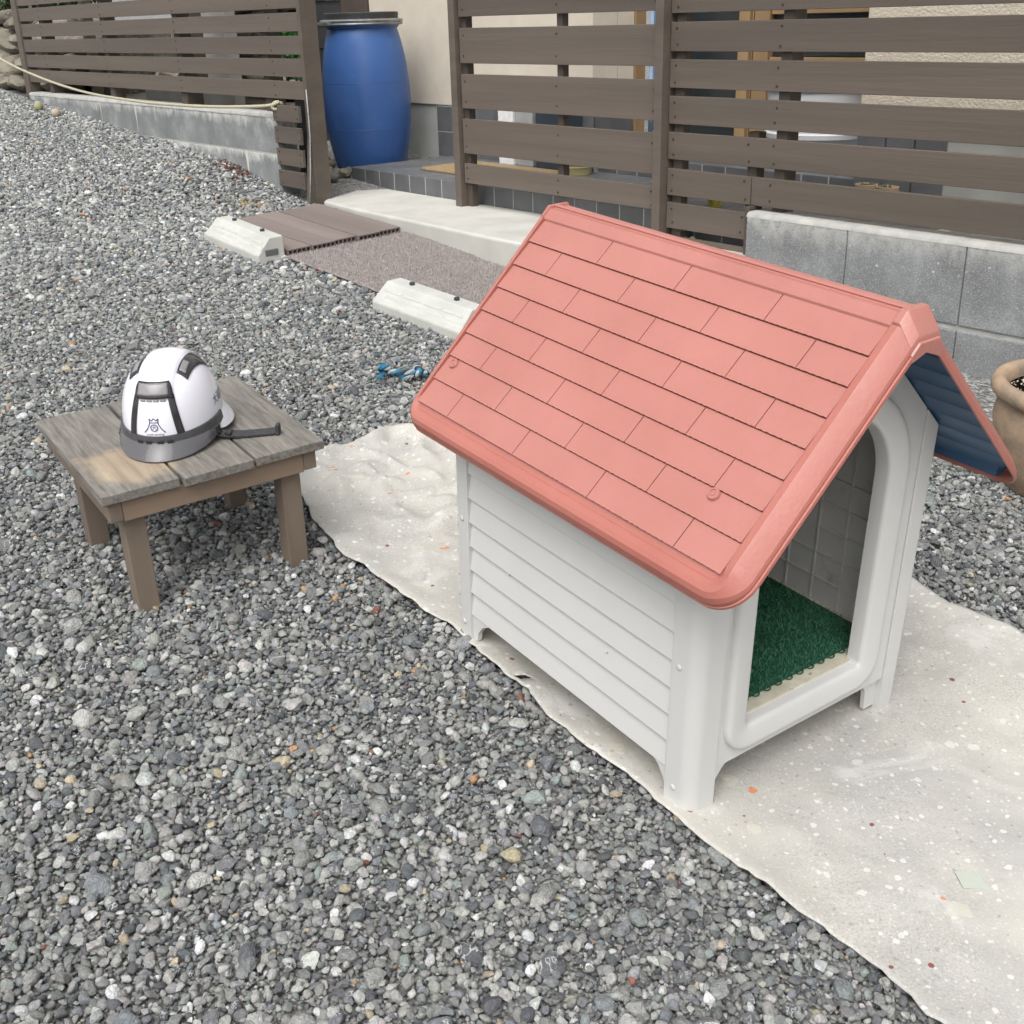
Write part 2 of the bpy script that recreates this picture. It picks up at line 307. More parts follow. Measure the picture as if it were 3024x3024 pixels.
# ------------------------------------------------------------------ mesh helpers
class MB:
    def __init__(s): s.v = []; s.f = []
    def add(s, vs, fs):
        o = len(s.v); s.v += [tuple(p) for p in vs]; s.f += [[i + o for i in f] for f in fs]; return s
    def box(s, x0, x1, y0, y1, z0, z1):
        return s.add([(x, y, z) for z in (z0, z1) for y in (y0, y1) for x in (x0, x1)],
                     [(0, 2, 3, 1), (4, 5, 7, 6), (0, 1, 5, 4), (2, 6, 7, 3), (0, 4, 6, 2), (1, 3, 7, 5)])
    def prism(s, poly, axis, a0, a1):
        n = len(poly)
        def P(p, a): return [(a, p[0], p[1]), (p[0], a, p[1]), (p[0], p[1], a)][axis]
        vs = [P(p, a0) for p in poly] + [P(p, a1) for p in poly]
        return s.add(vs, [list(range(n)), list(range(n, 2 * n))] + [(i, (i + 1) % n, n + (i + 1) % n, n + i) for i in range(n)])
    def rings(s, rs, closed=True, cap=True, loop=False):
        n = len(rs[0]); vs = [p for r in rs for p in r]; fs = []
        m = len(rs)
        for k in range(m if loop else m - 1):
            a, b = k * n, ((k + 1) % m) * n
            for i in range(n if closed else n - 1):
                j = (i + 1) % n; fs.append((a + i, a + j, b + j, b + i))
        if cap and not loop: fs += [list(range(n)), list(range((m - 1) * n, m * n))]
        return s.add(vs, fs)
    def tube(s, pts, r, n=8, cap=True):
        pts = [Vector(p) for p in pts]; rs = []; prev = None
        for i, p in enumerate(pts):
            t = (pts[min(i + 1, len(pts) - 1)] - pts[max(i - 1, 0)]).normalized()
            a = Vector((0, 0, 1)) if abs(t.z) < .9 else Vector((1, 0, 0))
            if prev is not None: a = prev
            e = (a - t * a.dot(t)).normalized(); q = t.cross(e); prev = e
            rr = r[i] if hasattr(r, '__len__') else r
            rs.append([p + (e * math.cos(k * 2 * PI / n) + q * math.sin(k * 2 * PI / n)) * rr for k in range(n)])
        return s.rings(rs, cap=cap)
    def lathe(s, prof, n=48, cx=0, cy=0, cap=True):
        return s.rings([[(cx + r * math.cos(2 * PI * k / n), cy + r * math.sin(2 * PI * k / n), z) for k in range(n)] for r, z in prof], cap=cap)
    def mesh(s, name, mat=None, smooth=False, sharp=None):
        me = bpy.data.meshes.new(name); me.from_pydata(s.v, [], s.f); me.validate()
        bm = bmesh.new(); bm.from_mesh(me); bmesh.ops.recalc_face_normals(bm, faces=bm.faces); bm.to_mesh(me); bm.free()
        if smooth or sharp:
            me.polygons.foreach_set('use_smooth', [True] * len(me.polygons))
            if sharp: me.set_sharp_from_angle(angle=math.radians(sharp))
        if mat is not None: me.materials.append(MT[mat] if isinstance(mat, str) else mat)
        return me
    def build(s, name, mat, parent=None, smooth=False, sharp=None, bevel=0, seg=2, loc=None):
        return put(name, s.mesh(name, mat, smooth, sharp), parent, loc, bevel, seg)
def put(name, me, parent=None, loc=None, bevel=0, seg=2, rot=None, M=None):
    o = bpy.data.objects.new(name, me); COL.objects.link(o)
    if parent is not None: o.parent = parent
    if M is not None: o.matrix_local = M
    if loc is not None: o.location = loc
    if rot is not None: o.rotation_euler = rot
    if bevel:
        b = o.modifiers.new('edge', 'BEVEL'); b.width = bevel; b.segments = seg; b.limit_method = 'ANGLE'; b.angle_limit = math.radians(35); b.harden_normals = False
    return o
def tag(o, label=None, cat=None, group=None, kind=None):
    if label: o['label'] = label
    if cat: o['category'] = cat
    if group: o['group'] = group
    if kind: o['kind'] = kind
    return o
def thing(name, label, cat, M=None, group=None):
    o = bpy.data.objects.new(name, None); COL.objects.link(o); o.empty_display_size = .1
    if M is not None: o.matrix_world = M
    return tag(o, label, cat, group)
def T(x, y, z=0): return Matrix.Translation((x, y, z))
def RZ(a): return Matrix.Rotation(a, 4, 'Z')
def yard(x, y, z=0, rz=0): return G @ T(x, y, z) @ RZ(rz)
def s2g(X, Y, Z=0):
    p = GI @ Vector((X, Y, Z)); return p.x, p.y, p.z
def smooth01(x): x = np.clip(x, 0, 1); return x * x * (3 - 2 * x)

# ------------------------------------------------------------------ yard terrain
def berm(x, y):
    """gravel banked up against the left block wall (yard coordinates)"""
    x = np.asarray(x, float); y = np.asarray(y, float)
    X = MR[0, 0] * (x - OR[0]) + MR[0, 1] * (y - OR[1]); Y = MR[1, 0] * (x - OR[0]) + MR[1, 1] * (y - OR[1])
    return .105 * smooth01((-X - .85) / 1.1) * np.exp(-np.clip((-Y - .5) / .75, 0, 9) ** 2) * (1 - smooth01((Y + .42) / .08)) + .004 * np.sin(x * 3.1 + 1) * np.sin(y * 2.3)
xs = np.unique(np.concatenate([[-60, -35, -20, -12], np.arange(-9, 6.01, .2), [9, 15, 25, 45, 60]]))
ys = np.unique(np.concatenate([[-40, -20, -8, -3], np.arange(-1, 14.01, .2), [18, 25, 40, 70]]))
mb = MB(); zz = berm(xs[None, :], ys[:, None]) - .0105
nx = len(xs)
mb.add([(xs[i], ys[j], float(zz[j, i])) for j in range(len(ys)) for i in range(nx)],
       [(j * nx + i, j * nx + i + 1, (j + 1) * nx + i + 1, (j + 1) * nx + i) for j in range(len(ys) - 1) for i in range(nx - 1)])
g_o = mb.build('ground', 'ground', smooth=True); g_o.matrix_world = G; tag(g_o, kind='structure')

# ------------------------------------------------------------------ tarp outline (yard coordinates)
TL = [(-.40, 3.46), (-.50, 3.335), (-.675, 3.20), (-.655, 3.09), (-.555, 2.825), (-.45, 2.65), (-.351, 2.525), (-.25, 2.40), (-.151, 2.301), (-.07, 2.18), (-.013, 2.081), (.031, 2.035), (.075, 1.93), (.125, 1.868), (.21, 1.775), (.283, 1.664), (.384, 1.516), (.474, 1.405), (.581, 1.278), (.624, 1.193), (.74, 1.05), (.95, .80)]
TR = [(-.24, 3.47), (.25, 3.38), (.70, 2.95), (1.004, 2.475), (1.062, 2.37), (1.151, 2.277), (1.19, 2.216), (1.42, 1.85), (1.60, 1.50), (1.62, 1.15)]
def resample(P, n):
    P = np.array(P); d = np.r_[0, np.cumsum(np.linalg.norm(np.diff(P, axis=0), axis=1))]
    t = np.linspace(0, d[-1], n); return np.stack([np.interp(t, d, P[:, k]) for k in (0, 1)], 1)
NT, NS = 170, 110
La, Ra = resample(TL, NT), resample(TR, NT)
for A, s in ((La, 1), (Ra, -1)):
    for i in range(NT):
        A[i, 0] += .011 * noise.noise((i * .19, s, 0)) + .007 * noise.noise((i * .55, s, 3)) + .003 * noise.noise((i * 1.3, s, 6)); A[i, 1] += .010 * noise.noise((i * .21, s, 8)) + .004 * noise.noise((i * .9, s, 4))
tarp_poly = np.concatenate([La, Ra[::-1]])
def in_poly(x, y, P):
    c = np.zeros(x.shape, bool); j = len(P) - 1
    for i in range(len(P)):
        xi, yi = P[i]; xj, yj = P[j]
        c ^= ((yi > y) != (yj > y)) & (x < (xj - xi) * (y - yi) / (yj - yi + 1e-12) + xi); j = i
    return c

# ------------------------------------------------------------------ gravel: many pebbles, one stuff object
def pebble_mesh(k):
    bm = bmesh.new(); bmesh.ops.create_icosphere(bm, subdivisions=3, radius=1.0); r = random.Random(100 + k)
    ang = k % 4 != 0
    planes = []
    for _ in range(12 if ang else 5):
        d = Vector((r.gauss(0, 1), r.gauss(0, 1), r.gauss(0, .8))).normalized(); planes.append((d, r.uniform(.48, .80) if ang else r.uniform(.72, .92)))
    for v in bm.verts:
        p = v.co.copy(); p *= 1 + .22 * noise.noise(p * 1.1 + Vector((k * 7.3, 0, 0)))
        for d, h in planes:
            s = p.dot(d) - h
            if s > 0: p -= d * s * .93
        p += p.normalized() * .035 * noise.noise(p * 4.5 + Vector((k, k, 0)))
        v.co = p
    sx, sy, sz = 1.0, r.uniform(.55, .9), r.uniform(.36, .70)
    for v in bm.verts: v.co = Vector((v.co.x * sx, v.co.y * sy, v.co.z * sz))
    me = bpy.data.meshes.new('pebble_shape'); bm.to_mesh(me); bm.free()
    me.polygons.foreach_set('use_smooth', [True] * len(me.polygons)); me.set_sharp_from_angle(angle=math.radians(26 if ang else 55))
    me.materials.append(MT['pebble']); return me
pcol = bpy.data.collections.new('pebble_shapes')
NPB = 18
for k in range(NPB): pcol.objects.link(bpy.data.objects.new('pebble_shape_%02d' % k, pebble_mesh(k)))

def hexgrid(sp, y0, y1, jit):
    yy = np.arange(y0, y1, sp * .866); out = []
    for i, y in enumerate(yy):
        wmin, wmax = -(.396 * y + .75), .396 * y + .62
        wmin = max(wmin, -7.2)
        xx = np.arange(wmin, wmax, sp) + (sp / 2 if i % 2 else 0); out.append(np.stack([xx, np.full_like(xx, y)], 1))
    P = np.concatenate(out); return P + rng.uniform(-jit, jit, P.shape) * sp
def keep(P, inset=True):
    x, y = P[:, 0], P[:, 1]
    X = MR[0, 0] * (x - OR[0]) + MR[0, 1] * (y - OR[1]); Y = MR[1, 0] * (x - OR[0]) + MR[1, 1] * (y - OR[1])
    k = ~((X > -.80) & (Y > -.49))                        # apron, porch, right wall
    k &= ~((X <= -.80) & (Y > -.475) & (X > -5.66))       # left wall
    k &= ~((X < -1.0) & (Y > -.475) & (X > -9))
    k &= ~((X > -.60) & (X < .10) & (Y > -1.16) & (Y < -.40))   # deck boards
    k &= ~((X > .20) & (X < 1.38) & (Y > -1.15) & (Y < -.53))  # plastic mat
    k |= (X > -.80) & (X < .15) & (Y > -.49) & (Y < -.46)
    C0 = tarp_poly.mean(0); k &= ~in_poly(x, y, C0 + (tarp_poly - C0) * .965)
    return P[k]
lay = []
def layer(sp, y0, y1, jit, dmin, dmax, z0, tilt, keepfrac=1.0):
    P = keep(hexgrid(sp, y0, y1, jit))
    if keepfrac < 1: P = P[rng.random(len(P)) < keepfrac]
    n = len(P); d = dmin + (dmax - dmin) * rng.random(n) ** 1.6
    z = z0 + rng.normal(0, .0022, n) + d * .10
    lay.append((P, d / 2, z, np.stack([rng.normal(0, tilt, n), rng.normal(0, tilt, n), rng.uniform(0, 6.283, n)], 1)))
layer(.0105, .78, 3.7, .45, .009, .0155, -.0060, .5)
layer(.0180, .78, 5.2, .46, .0145, .031, -.0010, .40)
layer(.0250, 5.2, 12.8, .46, .022, .040, -.0010, .38)
layer(.0130, 3.7, 6.5, .45, .012, .019, -.0060, .5)
layer(.050, .78, 12.0, .48, .030, .056, .0015, .30, .32)
layer(.150, .78, 6.0, .48, .050, .066, .001, .22, .12)
P = np.concatenate([l[0] for l in lay]); R = np.concatenate([l[1] for l in lay]); Z = np.concatenate([l[2] for l in lay]); ROT = np.concatenate([l[3] for l in lay])
Z = Z + berm(P[:, 0], P[:, 1])
N = len(P)
pal = np.array([(.095, .099, .103), (.150, .152, .150), (.190, .190, .181), (.230, .228, .212), (.280, .277, .256), (.340, .335, .310), (.170, .179, .185), (.40, .395, .375), (.50, .50, .485), (.36, .305, .215), (.38, .22, .12), (.22, .09, .065), (.205, .225, .210)])
pr = np.array([.125, .160, .18, .17, .145, .090, .085, .055, .022, .010, .0022, .0013, .040]); pr /= pr.sum()
ti = rng.choice(len(pal), N, p=pr); pale_gain = 1.13 + .24 * smooth01((P[:, 1] - 3.2) / 3.5)   # stones tinted paler up the drive
tint = pal[ti] * pale_gain[:, None] * rng.uniform(.85, 1.18, (N, 1)) * rng.uniform(.97, 1.03, (N, 3)) * np.array([.985, 1.0, 1.025])
# reddish weathered gravel in a patch along the left wall
Xs = MR[0, 0] * (P[:, 0] - OR[0]) + MR[0, 1] * (P[:, 1] - OR[1]); Ys = MR[1, 0] * (P[:, 0] - OR[0]) + MR[1, 1] * (P[:, 1] - OR[1])
red = (rng.random(N) < .75 * np.exp(-((Xs + 1.75) / .22) ** 2 - ((Ys + .52) / .09) ** 2)); tint[red] = np.array([.125, .065, .052]) * rng.uniform(.7, 1.3, (red.sum(), 1))
tan = (rng.random(N) < .5 * np.exp(-((Xs + 1.05) / .12) ** 2 - ((Ys + .78) / .10) ** 2)); tint[tan] = np.array([.36, .28, .17])
vein = np.where(rng.random(N) < .22, rng.uniform(.4, 1, N), 0.0) * (tint[:, 0] < .2)
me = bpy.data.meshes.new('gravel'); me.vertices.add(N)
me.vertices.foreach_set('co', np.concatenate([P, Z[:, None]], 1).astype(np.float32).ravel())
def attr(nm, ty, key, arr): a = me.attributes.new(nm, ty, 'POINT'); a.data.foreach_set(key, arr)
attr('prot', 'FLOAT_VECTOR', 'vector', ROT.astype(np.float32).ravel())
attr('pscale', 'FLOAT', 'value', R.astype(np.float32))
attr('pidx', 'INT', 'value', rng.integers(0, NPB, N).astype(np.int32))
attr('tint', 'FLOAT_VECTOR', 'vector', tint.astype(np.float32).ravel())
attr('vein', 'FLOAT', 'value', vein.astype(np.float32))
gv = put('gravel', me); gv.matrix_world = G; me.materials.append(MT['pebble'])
tag(gv, 'grey mixed river gravel covering the yard around the dog house', 'gravel', kind='stuff')
ng = bpy.data.node_groups.new('scatter_pebbles', 'GeometryNodeTree')
ng.interface.new_socket('Geometry', in_out='INPUT', socket_type='NodeSocketGeometry'); ng.interface.new_socket('Geometry', in_out='OUTPUT', socket_type='NodeSocketGeometry')
gi, go = ng.nodes.new('NodeGroupInput'), ng.nodes.new('NodeGroupOutput')
ci = ng.nodes.new('GeometryNodeCollectionInfo'); ci.inputs['Collection'].default_value = pcol; ci.inputs['Separate Children'].default_value = True; ci.inputs['Reset Children'].default_value = True
ip = ng.nodes.new('GeometryNodeInstanceOnPoints'); ip.inputs['Pick Instance'].default_value = True
def na(nm, ty): x = ng.nodes.new('GeometryNodeInputNamedAttribute'); x.data_type = ty; x.inputs['Name'].default_value = nm; return x.outputs['Attribute']
ng.links.new(gi.outputs[0], ip.inputs['Points']); ng.links.new(ci.outputs[0], ip.inputs['Instance'])
ng.links.new(na('pidx', 'INT'), ip.inputs['Instance Index']); ng.links.new(na('pscale', 'FLOAT'), ip.inputs['Scale'])
e2r = ng.nodes.new('FunctionNodeEulerToRotation'); ng.links.new(na('prot', 'FLOAT_VECTOR'), e2r.inputs[0]); ng.links.new(e2r.outputs[0], ip.inputs['Rotation'])
ng.links.new(ip.outputs[0], go.inputs[0])
md = gv.modifiers.new('scatter', 'NODES'); md.node_group = ng
print('gravel stones', N)

# ------------------------------------------------------------------ concrete apron
mb = MB()
edge = [(-.86, -.36), (-.80, -.42), (-.55, -.452), (-.29, -.468), (.26, -.485), (.89, -.51), (1.5, -.515), (2.12, -.52)]
poly = edge + [(2.12, .10), (2.06, .128), (-1.0, .128), (-1.10, .06)]
mb.prism(poly, 2, -.30, 0.0)
ap = mb.build('concrete_apron', 'concrete', bevel=.014, seg=3); tag(ap, kind='structure')

# ------------------------------------------------------------------ tiled porch
TW = .167
porch = thing('tiled_porch', 'dark grey tiled porch step behind the middle slat fence', 'porch step')
MB().box(-1.352, 2.70, .1265, 1.62, -.28, .0995).build('grout_bed', 'grout', porch)
MB().box(.09, 1.92, .9665, 1.60, .05, .1995).build('upper_step_bed', 'grout', porch)
tf = MB().box(0, TW - .008, 0, TW - .008, -.006, .008).mesh('tile', 'tile')
tr = MB().box(0, TW - .008, -.006, .006, 0, .1025).mesh('tile', 'tile')
for i in range(24):
    X = -1.355 + i * TW
    put('tile', tr, porch, (X, .130, -.002), .002, 1)
    for j in range(5):
        Y = .136 + j * TW
        if Y + TW > .98 and X > .0: continue
        put('tile', tf, porch, (X, Y, .094), .002, 1)
tl = MB().box(-.008, .004, 0, TW - .006, 0, .100).mesh('tile', 'tile')
for j in range(5): put('tile', tl, porch, (-1.353, .136 + j * TW, -.002), .002, 1)
for i in range(11):
    X = .092 + i * TW
    put('tile', tr, porch, (X, .970, .100), .002, 1)
    for j in range(3):
        put('tile', tf, porch, (X, .976 + j * TW, .194), .002, 1)

# ------------------------------------------------------------------ house
house = thing('house', 'cream stucco house with dark tile base behind the brown slat fences', 'house')
MB().box(-2.27, .08, .93, 1.13, .43, 2.7).build('stucco_wall', 'stucco_fine', house, bevel=.004)
MB().box(.0, .082, 1.134, 1.262, .43, 2.7).build('return_wall', 'stucco_fine', house)
MB().box(1.93, 6.0, .93, 1.13, .43, 2.7).build('stucco_wall', 'stucco', house, bevel=.004)
MB().box(1.94, 2.1, 1.134, 1.62, .43, 2.7).build('return_wall', 'stucco', house)
MB().box(-2.25, .07, .945, 1.12, -.2, .43).build('foundation', 'cbase', house)
MB().box(1.945, 6.0, .945, 1.12, -.5, .43).build('foundation', 'cbase', house)
wt = MB().box(0, TW - .006, -.008, .004, 0, TW - .006).mesh('wall_tile', 'tile')
MB().box(-1.50, .074, .9305, .944, .09, .424).build('tile_grout', 'grout', house)
MB().box(1.938, 2.388, .9305, .944, -.1, .424).build('tile_grout', 'grout', house)
for i in range(10):
    for j in range(2): put('wall_tile', wt, house, (-1.494 + i * .1575 + 0.0, .936, .094 + j * TW), .0015, 1, None)
for i in range(3):
    for j in range(2): put('wall_tile', wt, house, (1.93 + i * .153, .936, .094 + j * TW), .0015, 1)
MB().box(.074, .084, .95, 1.262, .2, .43).build('tile_return', 'tile', house)
# dark lap siding to the left with a brown corner board
for k in range(14):
    z = .30 + k * .165
    MB().prism([(1.00, z), (1.00, z + .163), (.978, z + .163), (.962, z)], 0, -5.2, -2.62).build('siding_board', 'siding', house)
MB().box(-2.615, -2.272, .905, 1.02, .1, 2.7).build('corner_board', 'brownpost', house, bevel=.006)
MB().box(-5.2, -2.62, .985, 1.1, -.1, .30).build('foundation', 'cbase', house)
# porch recess: wooden sliding door and window
MB().box(.0, 1.94, 1.66, 1.75, .2, 2.7).build('recess_back', 'siding', house)
MB().box(.09, .60, 1.62, 1.64, .21, 2.4).build('door_glass', 'glass', house)
for a, b2, y in ((.604, .683, 1.585), (.689, .698, 1.60), (.715, .822, 1.590), (1.83, 1.93, 1.59)):
    MB().box(a, b2, y, 1.66, .205, 2.4).build('door_post', 'doorwood', house, bevel=.003)
for z0, z1 in ((.58, .722), (.944, .975)):
    MB().box(.826, 1.826, 1.60, 1.655, z0, z1).build('window_rail', 'doorwood', house, bevel=.003)
MB().box(.826, 1.826, 1.63, 1.65, .726, 2.4).build('window_glass', 'glass', house)
MB().box(.826, 1.826, 1.62, 1.65, .205, .576).build('lower_panel', 'doorwood', house)
MB().box(.0, .095, 1.266, 1.35, .2, 2.4).build('door_jamb', 'doorwood', house, bevel=.003)
mb = MB(); cs = [(.115 + .02 * math.sin(i * 1.15), 1.36 + .0125 * i) for i in range(21)]
mb.rings([[(x, y, z) for x, y in cs] for z in (.30, .6, 1.0, 1.5, 2.2)], closed=False, cap=False)
cu = mb.build('curtain', 'curtain', None, smooth=True); cu.modifiers.new('thick', 'SOLIDIFY').thickness = .004
tag(cu, 'pale blue curtain hanging at the doorway behind the fence', 'curtain')

# ------------------------------------------------------------------ fences
nail_me = MB().lathe([(.0001, -.0012), (.0044, -.0012), (.0048, 0), (.0048, .002)], 8).mesh('nail', 'nail')
NR = Matrix.Rotation(PI / 2, 4, 'X')
def plank(parent, x0, x1, z0, z1, y0, y1, posts=()):
    mb = MB(); n = max(2, int((x1 - x0) / .25)); rs = []; sd_ = random.random() * 50
    for i in range(n + 1):
        x = x0 + (x1 - x0) * i / n; a = .0016 * noise.noise((x * 1.7, sd_, 0)); b = .0016 * noise.noise((x * 1.7, sd_, 9)); c = .0025 * noise.noise((x * 1.1, sd_, 5))
        rs.append([(x, y0 + c, z0 + a), (x, y1 + c, z0 + a), (x, y1 + c, z1 + b), (x, y0 + c, z1 + b)])
    p = mb.rings(rs).build('plank', 'fence', parent, bevel=.0022, seg=2)
    for q in posts:
        for zz in (z0 + .22 * (z1 - z0), z1 - .22 * (z1 - z0)):
            put('nail', nail_me, p, M=T(q + random.uniform(-.006, .006), y0 - .0008, zz + random.uniform(-.006, .006)) @ NR)
    return p
# middle panel
fm = thing('slat_fence', 'middle brown slat fence panel with wide boards between the barrel and tall post', 'fence', None, 'brown slat fence panels')
for z0, z1 in ((.130, .234), (.288, .468), (.521, .696), (.750, .923), (.977, 1.152), (1.205, 1.38)):
    plank(fm, .046, 1.522, z0, z1, 0, .022, (.08, .83, 1.49))
MB().box(-.022, .030, -.020, .060, -.004, 1.42).build('post', 'fence', fm, bevel=.003)
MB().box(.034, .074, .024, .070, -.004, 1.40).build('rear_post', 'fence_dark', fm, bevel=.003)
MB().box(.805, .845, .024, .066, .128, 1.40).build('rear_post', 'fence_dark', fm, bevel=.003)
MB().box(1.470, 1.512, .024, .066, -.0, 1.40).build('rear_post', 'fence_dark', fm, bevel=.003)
# right panel
fr = thing('slat_fence', 'right brown slat fence panel of narrow boards above the rough block wall', 'fence', None, 'brown slat fence panels')
MB().box(1.528, 1.578, -.042, .060, -.004, 1.42).build('post', 'fence', fr, bevel=.003)
for z0, z1 in ((.361, .478), (.513, .630), (.663, .780), (.812, .930), (.964, 1.080), (1.115, 1.232), (1.266, 1.383)):
    plank(fr, 1.584, 5.2, z0, z1, 0, .022, (1.62, 2.18) if z0 > .5 else (1.62, 2.05, 2.18))
plank(fr, 1.584, 2.070, .205, .321, 0, .022, (1.62, 2.04)); plank(fr, 2.074, 5.2, .205, .321, 0, .022, (2.18,))
plank(fr, 1.584, 2.066, .057, .172, 0, .022, (1.62, 2.03)); plank(fr, 1.584, 2.062, -.093, .021, 0, .022, (1.62, 2.03))
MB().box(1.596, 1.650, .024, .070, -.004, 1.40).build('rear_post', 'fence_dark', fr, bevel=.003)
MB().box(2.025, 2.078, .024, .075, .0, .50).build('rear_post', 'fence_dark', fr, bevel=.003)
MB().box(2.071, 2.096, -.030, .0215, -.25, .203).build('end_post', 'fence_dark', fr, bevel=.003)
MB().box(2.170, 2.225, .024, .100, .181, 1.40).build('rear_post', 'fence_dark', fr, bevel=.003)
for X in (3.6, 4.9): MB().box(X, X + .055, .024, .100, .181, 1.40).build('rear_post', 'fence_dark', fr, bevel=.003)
# left panel
fl = thing('slat_fence', 'long left brown slat fence above the low smooth block wall', 'fence', None, 'brown slat fence panels')
for k in range(7):
    plank(fl, -5.70, -.880, .560 + .122 * k, .660 + .122 * k, -.440, -.420, (-5.2, -3.84, -2.55, -1.22))
for z0, z1 in ((.438, .528), (.313, .408), (.187, .284), (.062, .157)):
    plank(fl, -1.190, -.880, z0, z1, -.490, -.470, (-1.15, -.90))
MB().box(-.876, -.840, -.446, -.336, -.03, 1.46).build('end_post', 'fence', fl, bevel=.003)
MB().prism([(-.448, -.03), (-.494, -.03), (-.450, .36), (-.448, .36)], 0, -.872, -.842).build('foot_wedge', 'fence', fl, bevel=.002)
MB().tube([(-.838, -.4485, .62), (-.836, -.4495, .45), (-.834, -.453, .36), (-.837, -.470, .16), (-.838, -.492, -.02)], .0035, 6).build('split_edge', 'white_rope', fl, smooth=True)
MB().box(-1.172, -.885, -.345, -.325, .04, .55).build('backing_board', 'siding', fl)
MB().box(-5.82, -5.70, -.455, -.36, .2, 1.46).build('end_post', 'fence', fl, bevel=.004)
for X in (-5.29, -3.92, -2.62, -1.40): MB().box(X, X + .09, -.416, -.33, .475, 1.40).build('rear_post', 'fence_dark', fl, bevel=.003)
for X in (-5.45, -3.3): MB().box(X, X + .08, .0, .08, .25, 1.3).build('brace_post', 'fence_dark', fl, bevel=.003)

# ------------------------------------------------------------------ block walls
wr = thing('block_wall', 'rough grey concrete block wall with pale cement top under the right fence', 'block wall')
for i in range(6):
    x0 = 2.104 if i == 0 else 2.104 + .508 + (i - 1) * .51; x1 = 2.104 + .508 + i * .51
    MB().box(x0, x1 - .0035, -.055, .085, -.122, .170).build('block', 'block_r', wr, bevel=.005)
    MB().box(x0, x1 - .0035, -.057, .087, -.44, -.140).build('block', 'block_r', wr, bevel=.005)
MB().box(2.106, 5.1, -.047, .08, -.142, -.120).build('mortar_joint', 'mortar', wr)
MB().box(2.108, 5.1, -.045, .082, -.118, .168).build('core', 'block_r', wr)
mb = MB(); rs = []
for i in range(40):
    x = 2.102 + 3.0 * i / 39; a = .003 * noise.noise((x * 3, 1, 1))
    rs.append([(x, -.056 + a, .166), (x, -.052 + a, .178), (x, -.038, .186 + a), (x, .07, .186), (x, .088, .166)])
mb.rings(rs).build('cement_cap', 'mortar', wr, smooth=True, sharp=50)
wl = thing('block_wall', 'low smooth grey concrete block wall under the long left fence', 'block wall')
MB().box(-5.66, -1.180, -.480, -.350, .246, .462).build('block_course', 'block_l', wl, bevel=.003)
MB().box(-5.66, -1.180, -.481, -.350, -.1, .236).build('block_course', 'block_l2', wl, bevel=.003)
MB().box(-5.655, -1.182, -.4795, -.36, .235, .247).build('mortar_joint', 'mortar', wl)
mb = MB(); rs = []
for i in range(60):
    x = -5.665 + 4.487 * i / 59; a = .006 * noise.noise((x * 4, 2, 1)); b = .006 * noise.noise((x * 9, 5, 1))
    rs.append([(x, -.484, .455 - abs(b)), (x, -.480 + a * .3, .470), (x, -.465, .479 + a * .4), (x, -.36, .479), (x, -.35, .46)])
mb.rings(rs).build('cement_cap', 'mortar', wl, smooth=True, sharp=50)
for X, z1, wd in ((-4.02, .16, .03), (-3.34, .2, .05), (-2.98, .10, .03), (-2.62, .07, .02), (-1.65, .05, .02)):
    mb = MB(); mb.prism([(X, .465), (X + wd, .465), (X + wd * .62, .465 - z1 * .5), (X + wd * .5, .465 - z1), (X + wd * .38, .465 - z1 * .5)], 1, -.4825, -.478)
    mb.build('lime_drip', 'drip', wl)
mb = MB(); mb.prism([(-1.62, .24), (-1.58, .24), (-1.592, .14), (-1.598, .06), (-1.61, .14)], 1, -.4835, -.479); mb.build('lime_drip', 'drip', wl)

# ------------------------------------------------------------------ barrel
br = thing('barrel', 'tall blue plastic barrel with black lid beside the porch', 'barrel', T(-1.66, .475, .045))
prof = []
for i in range(25):
    t = i / 24; z = .02 + .86 * t
    r = .218 + .076 * math.sin(PI * min(1, max(0, t * .93 + .045))) ** .75
    prof.append((r, z))
prof = [(.19, 0), (.205, .004)] + prof + [(.243, .895), (.246, .905)]
MB().lathe(prof, 72).build('body', 'barrel', br, smooth=True, sharp=40)
for z in (.265, .555):
    rr = np.interp(z, [p[1] for p in prof], [p[0] for p in prof])
    MB().lathe([(rr - .004, z - .003), (rr + .0016, z - .001), (rr + .0016, z + .001), (rr - .004, z + .003)], 72, cap=False).build('mould_line', 'barrel', br, smooth=True)
MB().lathe([(.250, .900), (.266, .902), (.272, .910), (.266, .917), (.270, .922), (.274, .930), (.266, .938), (.250, .940)], 72).build('clamp_ring', 'galv', br, smooth=True, sharp=50)
MB().lathe([(.200, .944), (.240, .938), (.243, .975), (.238, .980), (.215, .980), (.210, .970), (.05, .968)], 72).build('lid', 'lid', br, smooth=True, sharp=40)
MB().box(-.10, .06, -.292, -.268, .905, .925).build('ring_lever', 'galv', br, bevel=.003)

